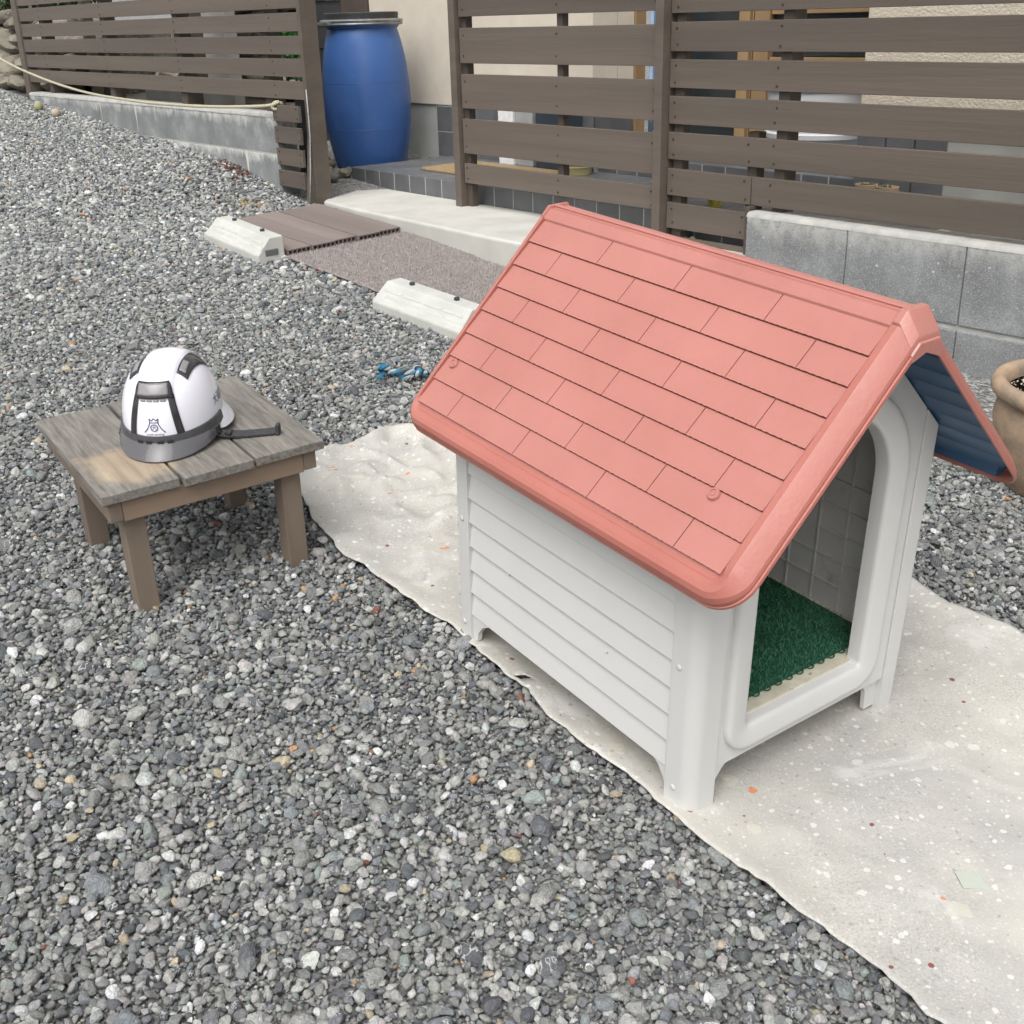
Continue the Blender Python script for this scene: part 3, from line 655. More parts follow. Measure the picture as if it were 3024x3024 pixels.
# ------------------------------------------------------------------ concrete car stops
def car_stop(x, y, th, label):
    t = thing('car_stop', label, 'car stop', yard(x, y, 0, th), 'concrete car stops on the gravel')
    L, W, H = .60, .148, .1185
    rs = []
    for a, sh in ((0, 0), (.0, 1), (.30, 1), (.60, 1)):
        pass
    prof = [(0, -.02), (0, .040), (.072, H), (W, H), (W, -.02)]
    top_in = .022
    A = [(top_in * max(0, z - .03) / (H - .03), y_, z) for y_, z in prof]; B = [(L - top_in * .3 * max(0, z - .03) / (H - .03), y_, z) for y_, z in prof]
    mb = MB(); mb.rings([A, B]); mb.build('body', 'carstop', t, bevel=.006, seg=3)
    for k in range(4):
        for q in range(3):
            s = .12 + .26 * q; yy = .004 + (.072 - .004) * s; zz = .040 + (H - .040) * s
            m = MB().box(-.06, .06, -.0004, .0004, -.006, .006)
            put('relief_bar', m.mesh('relief_bar', 'carstop'), t, M=T(.10 + .135 * k + (.03 if q % 2 else 0), yy - .003, zz) @ Matrix.Rotation(-math.atan2(.072, H - .04), 4, 'X'))
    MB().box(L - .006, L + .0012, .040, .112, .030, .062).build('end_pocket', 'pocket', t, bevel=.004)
    for q in (.15, .45):
        MB().lathe([(.0001, H + .012), (.010, H + .012), (.012, H + .009), (.012, H - .002)], 6, q, .112).build('bolt', 'bolt', t)
    return t
car_stop(-1.605193, 6.036548, -.893922, 'white concrete car stop in front of the brown deck boards')
car_stop(-.597336, 4.819861, -.846928, 'white concrete car stop beside the plastic mat, half behind the dog house roof')

# ------------------------------------------------------------------ hollow composite deck boards
ex = Vector(MR[0]).normalized()
dk = thing('deck_ramp', 'brown hollow composite deck boards laid on the gravel before the apron', 'deck boards', G @ GI @ T(0, 0, 0))
def hollow_board(L, W, H):
    mb = MB(); mb.box(0, L, 0, W, H - .006, H); mb.box(0, L, 0, W, 0, .006)
    for k in range(6):
        y = k * (W - .006) / 5; mb.box(0, L, y, y + .006, .006, H - .006)
    return mb.mesh('deck_board', 'deck')
hb = hollow_board(.775, .1375, .030)
def ground_z(X, Y): return -.06 - .0682 * X + .0341 * Y - .002
sl = math.atan(.0682)
for k in range(5):
    p = T(-.64, -1.225, ground_z(-.64, -1.225) + .014) @ RZ(.055) @ Matrix.Rotation(sl, 4, 'Y') @ Matrix.Rotation(.034, 4, 'X')
    put('deck_board', hb, dk, M=p @ T([.0, .012, -.006, .016, .0][k], .1405 * k, .002 * (k % 2)))

# ------------------------------------------------------------------ brown plastic mat of interlocking pads
pm_t = thing('plastic_mat', 'brown bristled plastic mat of joined pads between the car stops', 'mat')
PX, PY = .312, .355
mb = MB(); nxp, nyp = 34, 38
mb.box(0, PX - .001, 0, PY - .001, 0, .006)
r_ = random.Random(3)
for i in range(nxp):
    for j in range(nyp):
        cx, cy = (i + .5) * PX / nxp + r_.uniform(-.0015, .0015), (j + .5) * PY / nyp + r_.uniform(-.0015, .0015)
        h = .006 + r_.uniform(.005, .010); a = r_.uniform(0, PI); c, s = math.cos(a) * .0046, math.sin(a) * .0046
        tx, ty = cx + r_.uniform(-.003, .003), cy + r_.uniform(-.003, .003)
        mb.add([(cx + c, cy + s, .005), (cx - s, cy + c, .005), (cx - c, cy - s, .005), (cx + s, cy - c, .005), (tx + c * .4, ty + s * .4, h), (tx - s * .4, ty + c * .4, h), (tx - c * .4, ty - s * .4, h), (tx + s * .4, ty - c * .4, h)],
               [(0, 1, 5, 4), (1, 2, 6, 5), (2, 3, 7, 6), (3, 0, 4, 7), (4, 5, 6, 7)])
pad = mb.mesh('mat_pad', 'matpad')
for i in range(4):
    for j in range(2):
        X = .165 + i * PX; Y = -1.205 + j * PY + .006 * i
        put('mat_pad', pad, pm_t, M=T(X, Y, ground_z(X, Y) + .016 + .002 * math.sin(i * 1.9 + j)) @ Matrix.Rotation(sl + .004 * math.cos(i * 1.9 + j), 4, 'Y') @ Matrix.Rotation(.034 + .004 * math.sin(i * 2.3 + j), 4, 'X') @ RZ(.02))

# ------------------------------------------------------------------ tarp
mb = MB(); vs = []
for i in range(NT):
    for j in range(NS):
        s = j / (NS - 1); p = La[i] * (1 - s) + Ra[i] * s
        ed = min(s, 1 - s) * np.linalg.norm(Ra[i] - La[i]); endd = min(i, NT - 1 - i) / (NT - 1) * 3.2
        e = math.exp(-(min(ed, endd) / .05) ** 2)
        dx, dy = p[0] - .32, p[1] - 1.64; du, dv = dx * .8168 + dy * .5770, -dx * .5770 + dy * .8168
        near = max(0, max(-du, du - .6, -dv, dv - .775)); free = float(smooth01(near / .18))
        q = Vector((p[0], p[1], 0))
        wr_ = 1 - abs(noise.noise(Vector((p[0] * 3.1 + p[1] * 1.3, p[1] * 2.1 - p[0], 4.4)) )) * 2.2
        wr2 = 1 - abs(noise.noise(Vector((p[0] * 6.5 - p[1] * 2.6, p[1] * 5.1 + p[0], 9.1)) )) * 2.5
        z = .0045 + e * (.010 + .012 * max(0, noise.noise(q * 5 + Vector((3, 1, 0))) + .1)) + free * (.006 * noise.noise(q * 6) + .004 * noise.noise(q * 14 + Vector((5, 0, 0))) + .004 + .0045 * max(0, wr_) ** 4 + .003 * max(0, wr2) ** 4)
        back = float(smooth01((p[1] - 2.55) / .4)) * (1 if p[0] < .1 else 0)
        z += back * (max(0,   .045 * noise.noise(Vector((p[0] * 9, p[1] * 5, 3))) + .030 * noise.noise(q * 13 + Vector((0, 0, 7)))) + .018 * max(0, 1 - abs(noise.noise(q * 7 + Vector((2, 2, 2)))) * 3) ** 2)
        vs.append((p[0], p[1], z))
# torn notch on the near edge
fs = [(i * NS + j, i * NS + j + 1, (i + 1) * NS + j + 1, (i + 1) * NS + j) for i in range(NT - 1) for j in range(NS - 1)]
def notch(f):
    cx = sum(vs[i][0] for i in f) / 4; cy = sum(vs[i][1] for i in f) / 4
    a = (cx - .005) * .72 + (cy - 2.062) * .69; b = -(cx - .005) * .69 + (cy - 2.062) * .72
    return -.06 < a < .055 and abs(b) < .010 * (1 - a / .055)
fs = [f for f in fs if not notch(f)]
mb.add(vs, fs)
tp = mb.build('tarp', 'tarp', None, smooth=True); tp.matrix_world = G
sm = tp.modifiers.new('thick', 'SOLIDIFY'); sm.thickness = .0022; sm.offset = 1
tag(tp, 'cream paint-spattered tarp spread under the dog house', 'tarp')
tpm = MB().add([(0, 0, 0), (.040, -.010, 0), (.044, .026, 0), (.003, .038, 0)], [(0, 1, 2, 3)])
tpo = tpm.build('tape_scrap', 'tape', tp); tpo.location = (.775, 1.456, .0122); tpo.rotation_euler = (.05, 0, .15); tpo.modifiers.new('thick', 'SOLIDIFY').thickness = .0008

# ------------------------------------------------------------------ dog house
DH = thing('dog_house', 'white plastic dog house with salmon pink shingled roof on the tarp', 'dog house', yard(.32249, 1.64262, .0045, .615188))
W, D = .600, .775
# side walls
def siding(parent, mirror):
    mx = (lambda u: W - u) if mirror else (lambda u: u)
    bd = MB().prism([(mx(.0035), 0), (mx(.0125), .0600), (mx(.020), .0600), (mx(.020), 0)], 1, .064, .733).mesh('siding_board', 'body')
    for k in range(9): put('siding_board', bd, parent, (0, 0, .077 + .0604 * k), .0012, 2)
for mirror in (False, True):
    a, b = (.0205, .0255) if not mirror else (W - .0255, W - .0205)
    sw = MB().box(a, b, .03, .75, .10, .655).build('side_wall', 'liner', DH)
    siding(sw, mirror)
    # inner grid ribs
    ia, ib = (.0256, .030) if not mirror else (W - .030, W - .0256)
    rb = MB()
    for v in [.085 + .0726 * i for i in range(10)]: rb.box(ia, ib, v - .003, v + .003, .165, .655)
    for z in (.222, .283, .344, .404, .465, .60): rb.box(ia, ib - .0003 if not mirror else ib, .03, .75, z - .0025, z + .0025)
    rb.build('inner_ribs', 'liner', DH, bevel=.0012)
def arc(cx, cy, r, a0, a1, n=8): return [(cx + r * math.cos(a0 + (a1 - a0) * i / n), cy + r * math.sin(a0 + (a1 - a0) * i / n)) for i in range(n + 1)]
def corner(mx, my, wu, wv, r, ztop):
    """hollow L-shaped corner column, outer corner rounded; mirrored by mx, my"""
    P = [(0, wv)] + arc(r, r, r, PI, 1.5 * PI) + [(wu, 0), (wu, .019), (.019, .019), (.019, wv)]
    P = [(W - u if mx else u, D - v if my else v) for u, v in P]
    tops = [(u, v, min(ztop, .944 - abs(u - .3))) for u, v in P] if ztop else [(u, v, .944 - abs(u - .3)) for u, v in P]
    return MB().rings([[(u, v, 0) for u, v in P], tops]).build('corner_post', 'body', DH, smooth=True, sharp=30, bevel=.0016, seg=2)
corner(False, False, .068, .068, .030, None); corner(True, False, .048, .068, .014, None)
corner(False, True, .068, .046, .010, .648); corner(True, True, .068, .046, .010, .648)
# flared webs at the feet
for u0, u1 in ((.0060, .018), (W - .018, W - .0060)):
    MB().prism([(.0685, .0765), (.108, .0765), (.092, .066), (.076, .044), (.0685, .020)], 0, u0, u1).build('foot_web', 'body', DH)
    MB().prism([(.7285, .0765), (.660, .0765), (.690, .060), (.708, .035), (.712, .012), (.7285, .012)], 0, u0, u1).build('foot_web', 'body', DH)
MB().prism([(.0685, .0845), (.100, .0845), (.088, .074), (.0685, .048)], 1, .006, .018).build('foot_web', 'body', DH)
MB().prism([(.5515, .0845), (.50, .0845), (.515, .060), (.520, .012), (.5515, .012)], 1, .014, .024).build('foot_web', 'body', DH)
# front panel with arched opening
UC, RI, ZS, ZB = .2975, .1620, .573, .157
def outline(d, n=16, bc=.012):
    r = RI + d; P = arc(UC, ZS, r, 0, PI, 28)
    rb_ = bc + d; xl, xr, zb = UC - r, UC + r, ZB - d
    P += arc(xl + rb_, zb + rb_, rb_, PI, 1.5 * PI, 8) + arc(xr - rb_, zb + rb_, rb_, 1.5 * PI, 2 * PI, 8)
    return P
def holed_panel(name, outer, hole, v0, v1, mat, parent):
    bm = bmesh.new(); es = []
    for loop in (outer, hole) if hole else (outer,):
        vv = [bm.verts.new((p[0], v0, p[1])) for p in loop]
        es += [bm.edges.new((vv[i], vv[(i + 1) % len(vv)])) for i in range(len(vv))]
    bmesh.ops.triangle_fill(bm, use_beauty=True, use_dissolve=False, edges=es)
    r = bmesh.ops.extrude_face_region(bm, geom=list(bm.faces)); bmesh.ops.translate(bm, vec=(0, v1 - v0, 0), verts=[g for g in r['geom'] if isinstance(g, bmesh.types.BMVert)])
    bmesh.ops.recalc_face_normals(bm, faces=bm.faces); m = bpy.data.meshes.new(name); bm.to_mesh(m); bm.free(); m.materials.append(MT[mat])
    return put(name, m, parent)
GA = .9455
gable = [(.050, .085), (.5505, .085), (.5505, GA - .2505), (.3, GA), (.050, GA - .25)]
fp = holed_panel('front_panel', gable, outline(.002), .004, .020, 'body', DH)
holed_panel('rear_panel', [(.019, .085), (.581, .085), (.581, GA - .281), (.3, GA), (.019, GA - .281)], None, .752, .764, 'body', DH)
# rounded arch trim
ring = []
prof = [(-.0005, .030), (-.0005, .004), (.0012, -.0010), (.0050, -.0038), (.012, -.0058), (.026, -.0080), (.040, -.0096), (.047, -.0094), (.0515, -.0070), (.0540, -.002), (.0548, .005), (.0548, .010)]
for d, h in prof: ring.append([(p[0], h, p[1]) for p in outline(d)])
MB().rings(ring, closed=True, cap=False).build('door_trim', 'body', DH, smooth=True, sharp=60)
# floor pan and inner rear
MB().box(.026, .574, .021, .751, .095, .163).build('floor', 'floorp', DH)
MB().box(.031, .569, .744, .751, .165, .655).build('inner_rear', 'liner', DH)
# screws on the corner posts
scr = MB().lathe([(.0001, .0022), (.0035, .0022), (.006, .0015), (.0065, 0)], 12).mesh('screw', 'body', smooth=True)
for v, z in ((.751, .322), (.755, .048), (.048, .319), (.043, .047)):
    put('screw', scr, DH, M=T(-.0002, v, z) @ Matrix.Rotation(-PI / 2, 4, 'Y')); put('screw', scr, DH, M=T(W + .0002, v, z) @ Matrix.Rotation(PI / 2, 4, 'Y'))
for v, z in ((.584, .254), (.255, .235)): put('screw', scr, DH, M=T(.0068, v, z) @ Matrix.Rotation(-PI / 2, 4, 'Y') @ Matrix.Diagonal((.5, .5, .8, 1)))
# roof: two slopes with border, shingles, underside, ridge
K = math.sqrt(.5); RZT = .970
def slope_pt(s, v, h, side):
    u = .3 - s * K - h * K; z = RZT - s * K + h * K
    return (u if side == 0 else W - u, v, z)
V0, V1 = -.095, .805
ROWS = [.0467 + .0591 * k for k in range(9)]
JA, JB = [.577, .352, .128], [.690, .461, .236, .0135]
for side in (0, 1):
    mbb = MB()
    def sbox(mbx, s0, s1, v0, v1, h0a, h0b, h1a, h1b):
        vs = [slope_pt(s, v, h, side) for (s, ha, hb) in ((s0, h0a, h0b), (s1, h1a, h1b)) for v in (v0, v1) for h in (ha, hb)]
        mbx.add(vs, [(0, 1, 3, 2), (4, 6, 7, 5), (0, 4, 5, 1), (2, 3, 7, 6), (0, 2, 6, 4), (1, 5, 7, 3)])
    sbox(mbb, .004, .545, V0 - .012, V1 + .006, -.011, -.0066, -.011, -.0066)
    rp = mbb.build('roof_slope', 'roof', DH)
    # border swept round front verge, eave and rear
    path = []                       # (s, v, outward_s, outward_v, width)
    rc = .020; SE = .524
    for s in np.linspace(.0462, SE - rc, 10): path.append((s, V0, 0, -1, 1.0))
    for a in np.linspace(0, PI / 2, 9)[1:]: path.append((SE - rc + rc * math.sin(a), V0 + rc - rc * math.cos(a), math.sin(a), -math.cos(a), 1.0))
    for v in np.linspace(V0 + rc, V1 - rc, 14)[1:]: path.append((SE, v, 1, 0, 1.0))
    for a in np.linspace(0, PI / 2, 9)[1:]: path.append((SE - rc + rc * math.cos(a), V1 - rc + rc * math.sin(a), math.cos(a), math.sin(a), 1 - .5 * a / (PI / 2)))
    for s in np.linspace(SE - rc, .0462, 10)[1:]: path.append((s, V1, 0, 1, .5))
    bpF = [(0, -.008), (.0004, .0010), (.0016, .0038), (.0034, .0046), (.0150, .0046), (.0166, .0038), (.0420, -.0190), (.0440, -.0235), (.0442, -.0275), (.0475, -.0282), (.0482, -.0335), (.0450, -.0345), (.0410, -.0290), (.036, -.0150), (.02, -.009)]
    bpE = [(0, -.008), (.0006, -.0058), (.0090, -.0056), (.0110, -.0040), (.0230, -.0012), (.0320, -.0022), (.0400, -.0085), (.0450, -.0180), (.0462, -.0275), (.0480, -.0282), (.0484, -.0335), (.0450, -.0345), (.0410, -.0290), (.036, -.0150), (.02, -.009)]
    def bprof(os): q = os * os * (3 - 2 * os); return [((1 - q) * a[0] + q * b[0], (1 - q) * a[1] + q * b[1]) for a, b in zip(bpF, bpE)]
    MB().rings([[slope_pt(s + os * d * wd, v + ov * d * wd, h, side) for d, h in bprof(os)] for s, v, os, ov, wd in path]).build('roof_border', 'roof_shaded', rp, smooth=True, sharp=17)
    for k in range(8):
        js = JA if k % 2 == 0 else JB
        cuts = [V1 - .001] + js + [V0 + .001]
        for q in range(len(cuts) - 1):
            va, vb = cuts[q + 1] + .0010, cuts[q] - .0010
            mb = MB(); n = max(4, int((vb - va) / .006)); top = []; low = []; s0, s1 = ROWS[k] + .0016, ROWS[k + 1]
            A = []; Bv = []; Cv = []
            for i in range(n + 1):
                v = va + (vb - va) * i / n; wv = .0005 * math.sin(i * 2.6 + k) + .0005 * noise.noise((i * .9, k * 3 + q, side))
                A.append(slope_pt(s0, v, -.0030, side)); Bv.append(slope_pt(s1 + wv, v, .0012, side)); Cv.append(slope_pt(s1 + wv * .5 - .0004, v, -.0066, side))
            m = n + 1
            mb.add(A + Bv + Cv, [(i, i + 1, m + i + 1, m + i) for i in range(n)] + [(m + i, m + i + 1, 2 * m + i + 1, 2 * m + i) for i in range(n)] + [(0, m, 2 * m), (n, m + n, 2 * m + n)])
            mb.build('shingle', 'roof', rp)
    # screw caps
    for sc_, vc in (((.3 - .007) / K, .774), ((.3 - .009) / K, .006)):
        cp = MB().lathe([(.0001, .0035), (.0035, .0035), (.0042, .0022), (.0062, .0022), (.0070, .0040), (.0098, .0040), (.0112, .0025), (.0115, -.003)], 24)
        o = cp.build('screw_cap', 'roof', rp, smooth=True, sharp=40)
        c = Vector(slope_pt(sc_, vc, .0000, side)); nrm = Vector((-K if side == 0 else K, 0, K))
        o.matrix_local = Matrix.Translation(c) @ nrm.to_track_quat('Z', 'Y').to_matrix().to_4x4()
    # ribbed blue underside
    sect = []
    for k in range(9):
        s0 = .02 + .0591 * k; s1 = min(s0 + .0591, .552)
        sect += [(s0, -.0125), (s0 + .030, -.0140), (s1 - .007, -.0150), (s1 - .0015, -.0175)]
    sect += [(.554, -.024), (.560, -.030)]
    sect2 = [(s, h + .002) for s, h in sect][::-1]
    rs = [[slope_pt(min(s, smx), v, h, side) for s, h in sect + sect2] for v, smx in ((V0 - .027, .500), (V0 - .015, .530), (V0 + .01, .56), (.2, .56), (.6, .56), (V1 - .02, .55), (V1 + .010, .52))]
    MB().rings(rs).build('roof_underside', 'blue_plastic', rp, smooth=True, sharp=25)
# ridge cap
def cap_sec(v, dz): return [(.2664, v, .9335 - dz), (.2664, v, .9374 - dz), (.2828, v, .9545 - dz), (.2840, v, .9550 - dz), (.3320, v, .9555 - dz), (.3335, v, .9548 - dz), (.3420, v, .9374 - dz), (.3410, v, .9300 - dz), (.30, v, .9450 - dz)]
secs = [cap_sec(-.1432, .046), cap_sec(-.1428, .039), cap_sec(-.1392, .037), cap_sec(-.1388, .032), cap_sec(-.1370, .0265), cap_sec(-.1117, -.0058), cap_sec(-.1100, -.0068), cap_sec(-.0984, -.0068), cap_sec(-.0962, -.0050), cap_sec(-.0950, 0), cap_sec(.805, 0), cap_sec(.8064, -.0058), cap_sec(.8125, -.0062), cap_sec(.826, .026), cap_sec(.829, .045)]
MB().rings(secs).build('ridge_cap', 'roof', DH, smooth=True, sharp=20)

# green artificial grass mat inside
gm = thing('grass_mat', 'green artificial grass mat on the floor inside the dog house', 'grass mat', yard(.32249, 1.64262, .0045, .615188) @ T(0, 0, .1635))
MB().box(.045, .560, .050, .735, .0003, .004).build('base', 'grass_base', gm)
lp = MB(); 
for i in range(17):
    u = .058 + i * .031; r = .0085
    lp.tube([(u + r * math.cos(a), .050 - r * .9 * math.sin(a), .003) for a in np.linspace(0, PI, 9)], .0017, 5)
lp.build('edge_loops', 'grass_base', gm, smooth=True)
bl = MB(); rr = random.Random(5)
for i in range(145):
    for j in range(185):
        u = .047 + .511 * (i + rr.random()) / 145; v = .050 + .683 * (j + rr.random()) / 185; h = rr.uniform(.006, .0105); a = rr.uniform(0, PI); c, s = math.cos(a) * .0013, math.sin(a) * .0013
        lx, ly = rr.uniform(-.006, .006), rr.uniform(-.006, .006)
        bl.add([(u - c, v - s, .003), (u + c, v + s, .003), (u + lx + c * .5, v + ly + s * .5, h), (u + lx - c * .5, v + ly - s * .5, h)], [(0, 1, 2, 3)])
me_b = bpy.data.meshes.new('bristles'); me_b.from_pydata(bl.v, [], bl.f); me_b.materials.append(MT['grass'])
tag(put('bristles', me_b, gm), kind='stuff')

# ------------------------------------------------------------------ stool
ST = thing('stool', 'low weathered grey wooden stool standing on the gravel', 'stool', yard(-.915, 2.383, 0, .601))
ZT = .350
for a, b, f0, f1 in ((-.047, .137, -.036, .520), (.145, .321, -.046, .532), (.3285, .511, -.040, .524)):
    mb = MB(); rs = []
    for i in range(13):
        y = f0 + (f1 - f0) * i / 12; q = .0015 * noise.noise((a * 9, y * 4, 1)); d = .0012 * noise.noise((a * 9, y * 5, 7))
        rs.append([(a + d, y, ZT - .024 + q), (b + d, y, ZT - .024 - q), (b + d, y, ZT - q * .6), (.5 * (a + b), y, ZT + .0008), (a + d, y, ZT + q)])
    mb.rings(rs).build('top_board', 'stoolwood', ST, bevel=.0025)
for a, b in ((-.034, -.002), (.458, .492)):
    MB().box(a, b, -.026, .505, .274, ZT - .0255).build('side_rail', 'legwood', ST, bevel=.0025)
MB().box(-.0015, .4575, -.024, -.0005, .270, ZT - .027).build('front_rail', 'railwood', ST, bevel=.002)
MB().box(-.0015, .4575, .4615, .485, .274, ZT - .027).build('rear_rail', 'legwood', ST, bevel=.002)
for x, y in ((0, 0), (.402, 0), (.004, .408), (.402, .403)):
    MB().box(x, x + .053, y, y + .053, -.02, ZT - .0255).build('leg', 'legwood', ST, bevel=.003)

# ------------------------------------------------------------------ helmet
HM = thing('safety_helmet', 'white safety helmet with smoked visor and blue logo on the stool', 'helmet', yard(-.915, 2.383, 0, .601) @ T(.228, .228, ZT + .002) @ RZ(math.radians(-126)) @ Matrix.Scale(1.0, 4))
AX, BX, HZ, Z0 = .148, .120, .158, .045
PW = .70        # shell half length, half width, height, rim height
def shell(th, t, off=0.0):
    """th azimuth (0 = front), t 0 at rim .. 1 at crown"""
    ph = t * PI / 2; cr, sr = math.cos(ph) ** PW, math.sin(ph) ** .96
    bulge = 1 + .02 * math.cos(2 * th)
    x = (AX + off) * cr * math.cos(th) * bulge; y = (BX + off) * cr * math.sin(th)
    x += .010 * (1 - sr) * (-1 if math.cos(th) < 0 else .3) * abs(math.cos(th))
    z = Z0 + (HZ + off) * sr
    # central raised crown strip
    if off == 0 or True:
        q = abs(y) / BX
        z += .0080 * float(smooth01(np.array((.39 - q) / .05))) * sr ** .5 * float(smooth01(np.array(t * 3 - .6)))
    return Vector((x, y, z))
rs = []; NA = 120
for i in range(37):
    t = i / 36 * .995
    rs.append([shell(2 * PI * k / NA, t) for k in range(NA)])
MB().rings(rs, cap=True).build('shell', 'helmet', HM, smooth=True, sharp=50)
def patch(name, th0, th1, t0, t1, mat, off=.0012, n=14, m=12, fn=None, thick=.0015):
    mb = MB(); vs = []
    for i in range(n + 1):
        for j in range(m + 1):
            a, b = i / n, j / m
            th, t = (th0 + (th1 - th0) * a, t0 + (t1 - t0) * b) if fn is None else fn(a, b)
            vs.append(shell(th, t, off))
    mb.add(vs, [(i * (m + 1) + j, (i + 1) * (m + 1) + j, (i + 1) * (m + 1) + j + 1, i * (m + 1) + j + 1) for i in range(n) for j in range(m)])
    o = mb.build(name, mat, HM, smooth=True); q = o.modifiers.new('thick', 'SOLIDIFY'); q.thickness = thick; q.offset = 1
    return o
# invert shell(): find (th, t) whose y equals w*BX at parameter t
def th_at_y(y, t):
    ph = t * PI / 2; v = y / (BX * math.cos(ph) ** PW)
    return math.asin(max(-1, min(1, v)))
# smoked arch on the forehead: two legs and a top lens
def leg(sgn):
    def fn(a, b):
        t = .02 + .42 * b; y0 = .0575 - .0185 * b ** 1.1; wdt = .0155 - .002 * b
        return th_at_y(sgn * (y0 - wdt * .5 + wdt * a), t), t
    return fn
patch('arch_leg', 0, 0, 0, 0, 'smoke_dark', .0016, 4, 18, leg(1)); patch('arch_leg', 0, 0, 0, 0, 'smoke_dark', .0016, 4, 18, leg(-1))
patch('arch_top', 0, 0, 0, 0, 'smoke_dark', .0019, 16, 8, lambda a, b: (th_at_y((-.0455 + .091 * a) * (1 - .22 * b ** 2), .385 + .180 * b), .385 + .180 * b))
patch('arch_lens', 0, 0, 0, 0, 'smoke_mid', .0038, 14, 6, lambda a, b: (th_at_y((-.036 + .072 * a) * (1 - .10 * b), .415 + .122 * b), .415 + .122 * b))
for k in range(4):
    y = -.024 + k * .016
    patch('vent_slot', 0, 0, 0, 0, 'smoke_mid', .0008, 3, 2, lambda a, b, y=y: (th_at_y(y - .0065 + .013 * a, .362 + .018 * b), .362 + .018 * b), .0008)
# crown side vents
for sg in (1, -1):
    def fnv(a, b, sg=sg):
        t = .70 + .0 * b; ylo = .046; x_ = -.060 + .128 * b
        y = ylo + .040 * a * (1 - .40 * b)
        # solve for point on shell by x, y
        th = math.atan2(sg * y / BX, x_ / AX); cr = math.hypot(x_ / AX, y / BX); cr = min(.98, cr)
        ph = math.acos(cr ** (1 / PW)); return th, ph / (PI / 2)
    patch('crown_vent', 0, 0, 0, 0, 'smoke_dark', .0016, 10, 14, fnv)
    def fnl(a, b, sg=sg):
        x_ = .016 + .044 * b; y = .050 + .014 * a
        th = math.atan2(sg * y / BX, x_ / AX); cr = math.hypot(x_ / AX, y / BX); ph = math.acos(cr ** (1 / PW)); return th, ph / (PI / 2)
    patch('vent_window', 0, 0, 0, 0, 'smoke_mid', .0034, 4, 6, fnl)
# rim, rear brim and visor
def rim_pt(th, r, z):
    b = shell(th, 0); d = Vector((b.x / AX ** 2, b.y / BX ** 2, 0)).normalized(); return Vector((b.x, b.y, 0)) + d * r + Vector((0, 0, z))
thv = math.radians(88)
def sweep(name, th0, th1, prof_fn, mat, n=56):
    mb = MB(); mb.rings([[rim_pt(th0 + (th1 - th0) * i / n, r, z) for r, z in prof_fn(i / n)] for i in range(n + 1)], closed=True, cap=True)
    return mb.build(name, mat, HM, smooth=True, sharp=45)
def rear(f):
    k = math.sin(PI * f) ** .6; e = .006 + .026 * k
    return [(-.003, Z0 + .012), (.004, Z0 + .006), (e, Z0 - .016 - .012 * k), (e + .002, Z0 - .021 - .012 * k), (e - .003, Z0 - .023 - .012 * k), (.0, Z0 - .004), (-.006, Z0 - .002)]
sweep('rear_brim', math.radians(78), math.radians(282), rear, 'helmet')
def band(f):
    k = math.sin(PI * f) ** .5; lift = .010 * (2 * abs(f - .5)) ** 2
    return [(-.002, Z0 + .009 + lift), (.0045, Z0 + .009 + lift), (.0070, Z0 - .004 + lift * .6), (.0080, Z0 - .011 + lift * .5), (.002, Z0 - .012 + lift * .5), (-.003, Z0 - .002 + lift * .5)]
sweep('visor_band', -thv, thv, band, 'smoke_band')
def visor(f):
    k = max(0, math.sin(PI * f)) ** .55; e = .006 + .014 * k + .018 * max(0, math.sin(PI * f)) ** 3; zb = Z0 - .012 - .030 * k
    return [(.0065, Z0 - .006), (.0085, Z0 - .007), (e, zb), (e - .001, zb - .002), (e - .003, zb - .0015), (.005, Z0 - .010)]
sweep('visor', -math.radians(80), math.radians(80), visor, 'smoke')
for th in (-.30, -.12, .10, .28):
    o = MB().add([rim_pt(th - .055, .0088, Z0 - .001), rim_pt(th + .055, .0088, Z0 - .001), rim_pt(th + .055, .0098, Z0 - .009), rim_pt(th - .055, .0098, Z0 - .009)], [(0, 1, 2, 3)]).build('band_slot', 'hblack', HM)
    o.modifiers.new('thick', 'SOLIDIFY').thickness = .001
for sg in (1, -1):
    o = MB().add([rim_pt(sg * 1.18, .010, Z0 - .010), rim_pt(sg * 1.30, .010, Z0 - .008), rim_pt(sg * 1.34, .013, Z0 - .030), rim_pt(sg * 1.24, .016, Z0 - .030)], [(0, 1, 2, 3)]).build('visor_clip', 'hblack', HM)
    o.modifiers.new('thick', 'SOLIDIFY').thickness = .003
# printed marks wrapped on the shell
def on_front(y, zc):
    y *= .80; zc = .042 + (zc - .10) * .66
    """front plate coordinates (y across, zc up from rim) -> surface"""
    t = zc; return shell(th_at_y(y, t), t, .0011)
def wrap_mesh(name, verts, faces, mat='print'):
    mb = MB(); mb.add(verts, faces); return mb.build(name, mat, HM)
def stroke(pts, wd, n=6):
    """polyline in plate coordinates -> thin ribbon"""
    P = []
    for i in range(len(pts) - 1):
        for q in range(n): P.append(tuple(pts[i][k] + (pts[i + 1][k] - pts[i][k]) * q / n for k in (0, 1)))
    P.append(pts[-1]); vs = []; fs = []
    for i, p in enumerate(P):
        a = P[max(0, i - 1)]; b = P[min(len(P) - 1, i + 1)]; dx, dy = (b[0] - a[0]), (b[1] - a[1]) * .22; l = math.hypot(dx, dy) + 1e-9
        nx_, ny_ = -dy / l * wd / 2, dx / l * wd / 2 / .22
        vs += [on_front(p[0] + nx_, p[1] + ny_), on_front(p[0] - nx_, p[1] - ny_)]
    fs = [(2 * i, 2 * i + 1, 2 * i + 3, 2 * i + 2) for i in range(len(P) - 1)]
    return vs, fs
lb = MB()
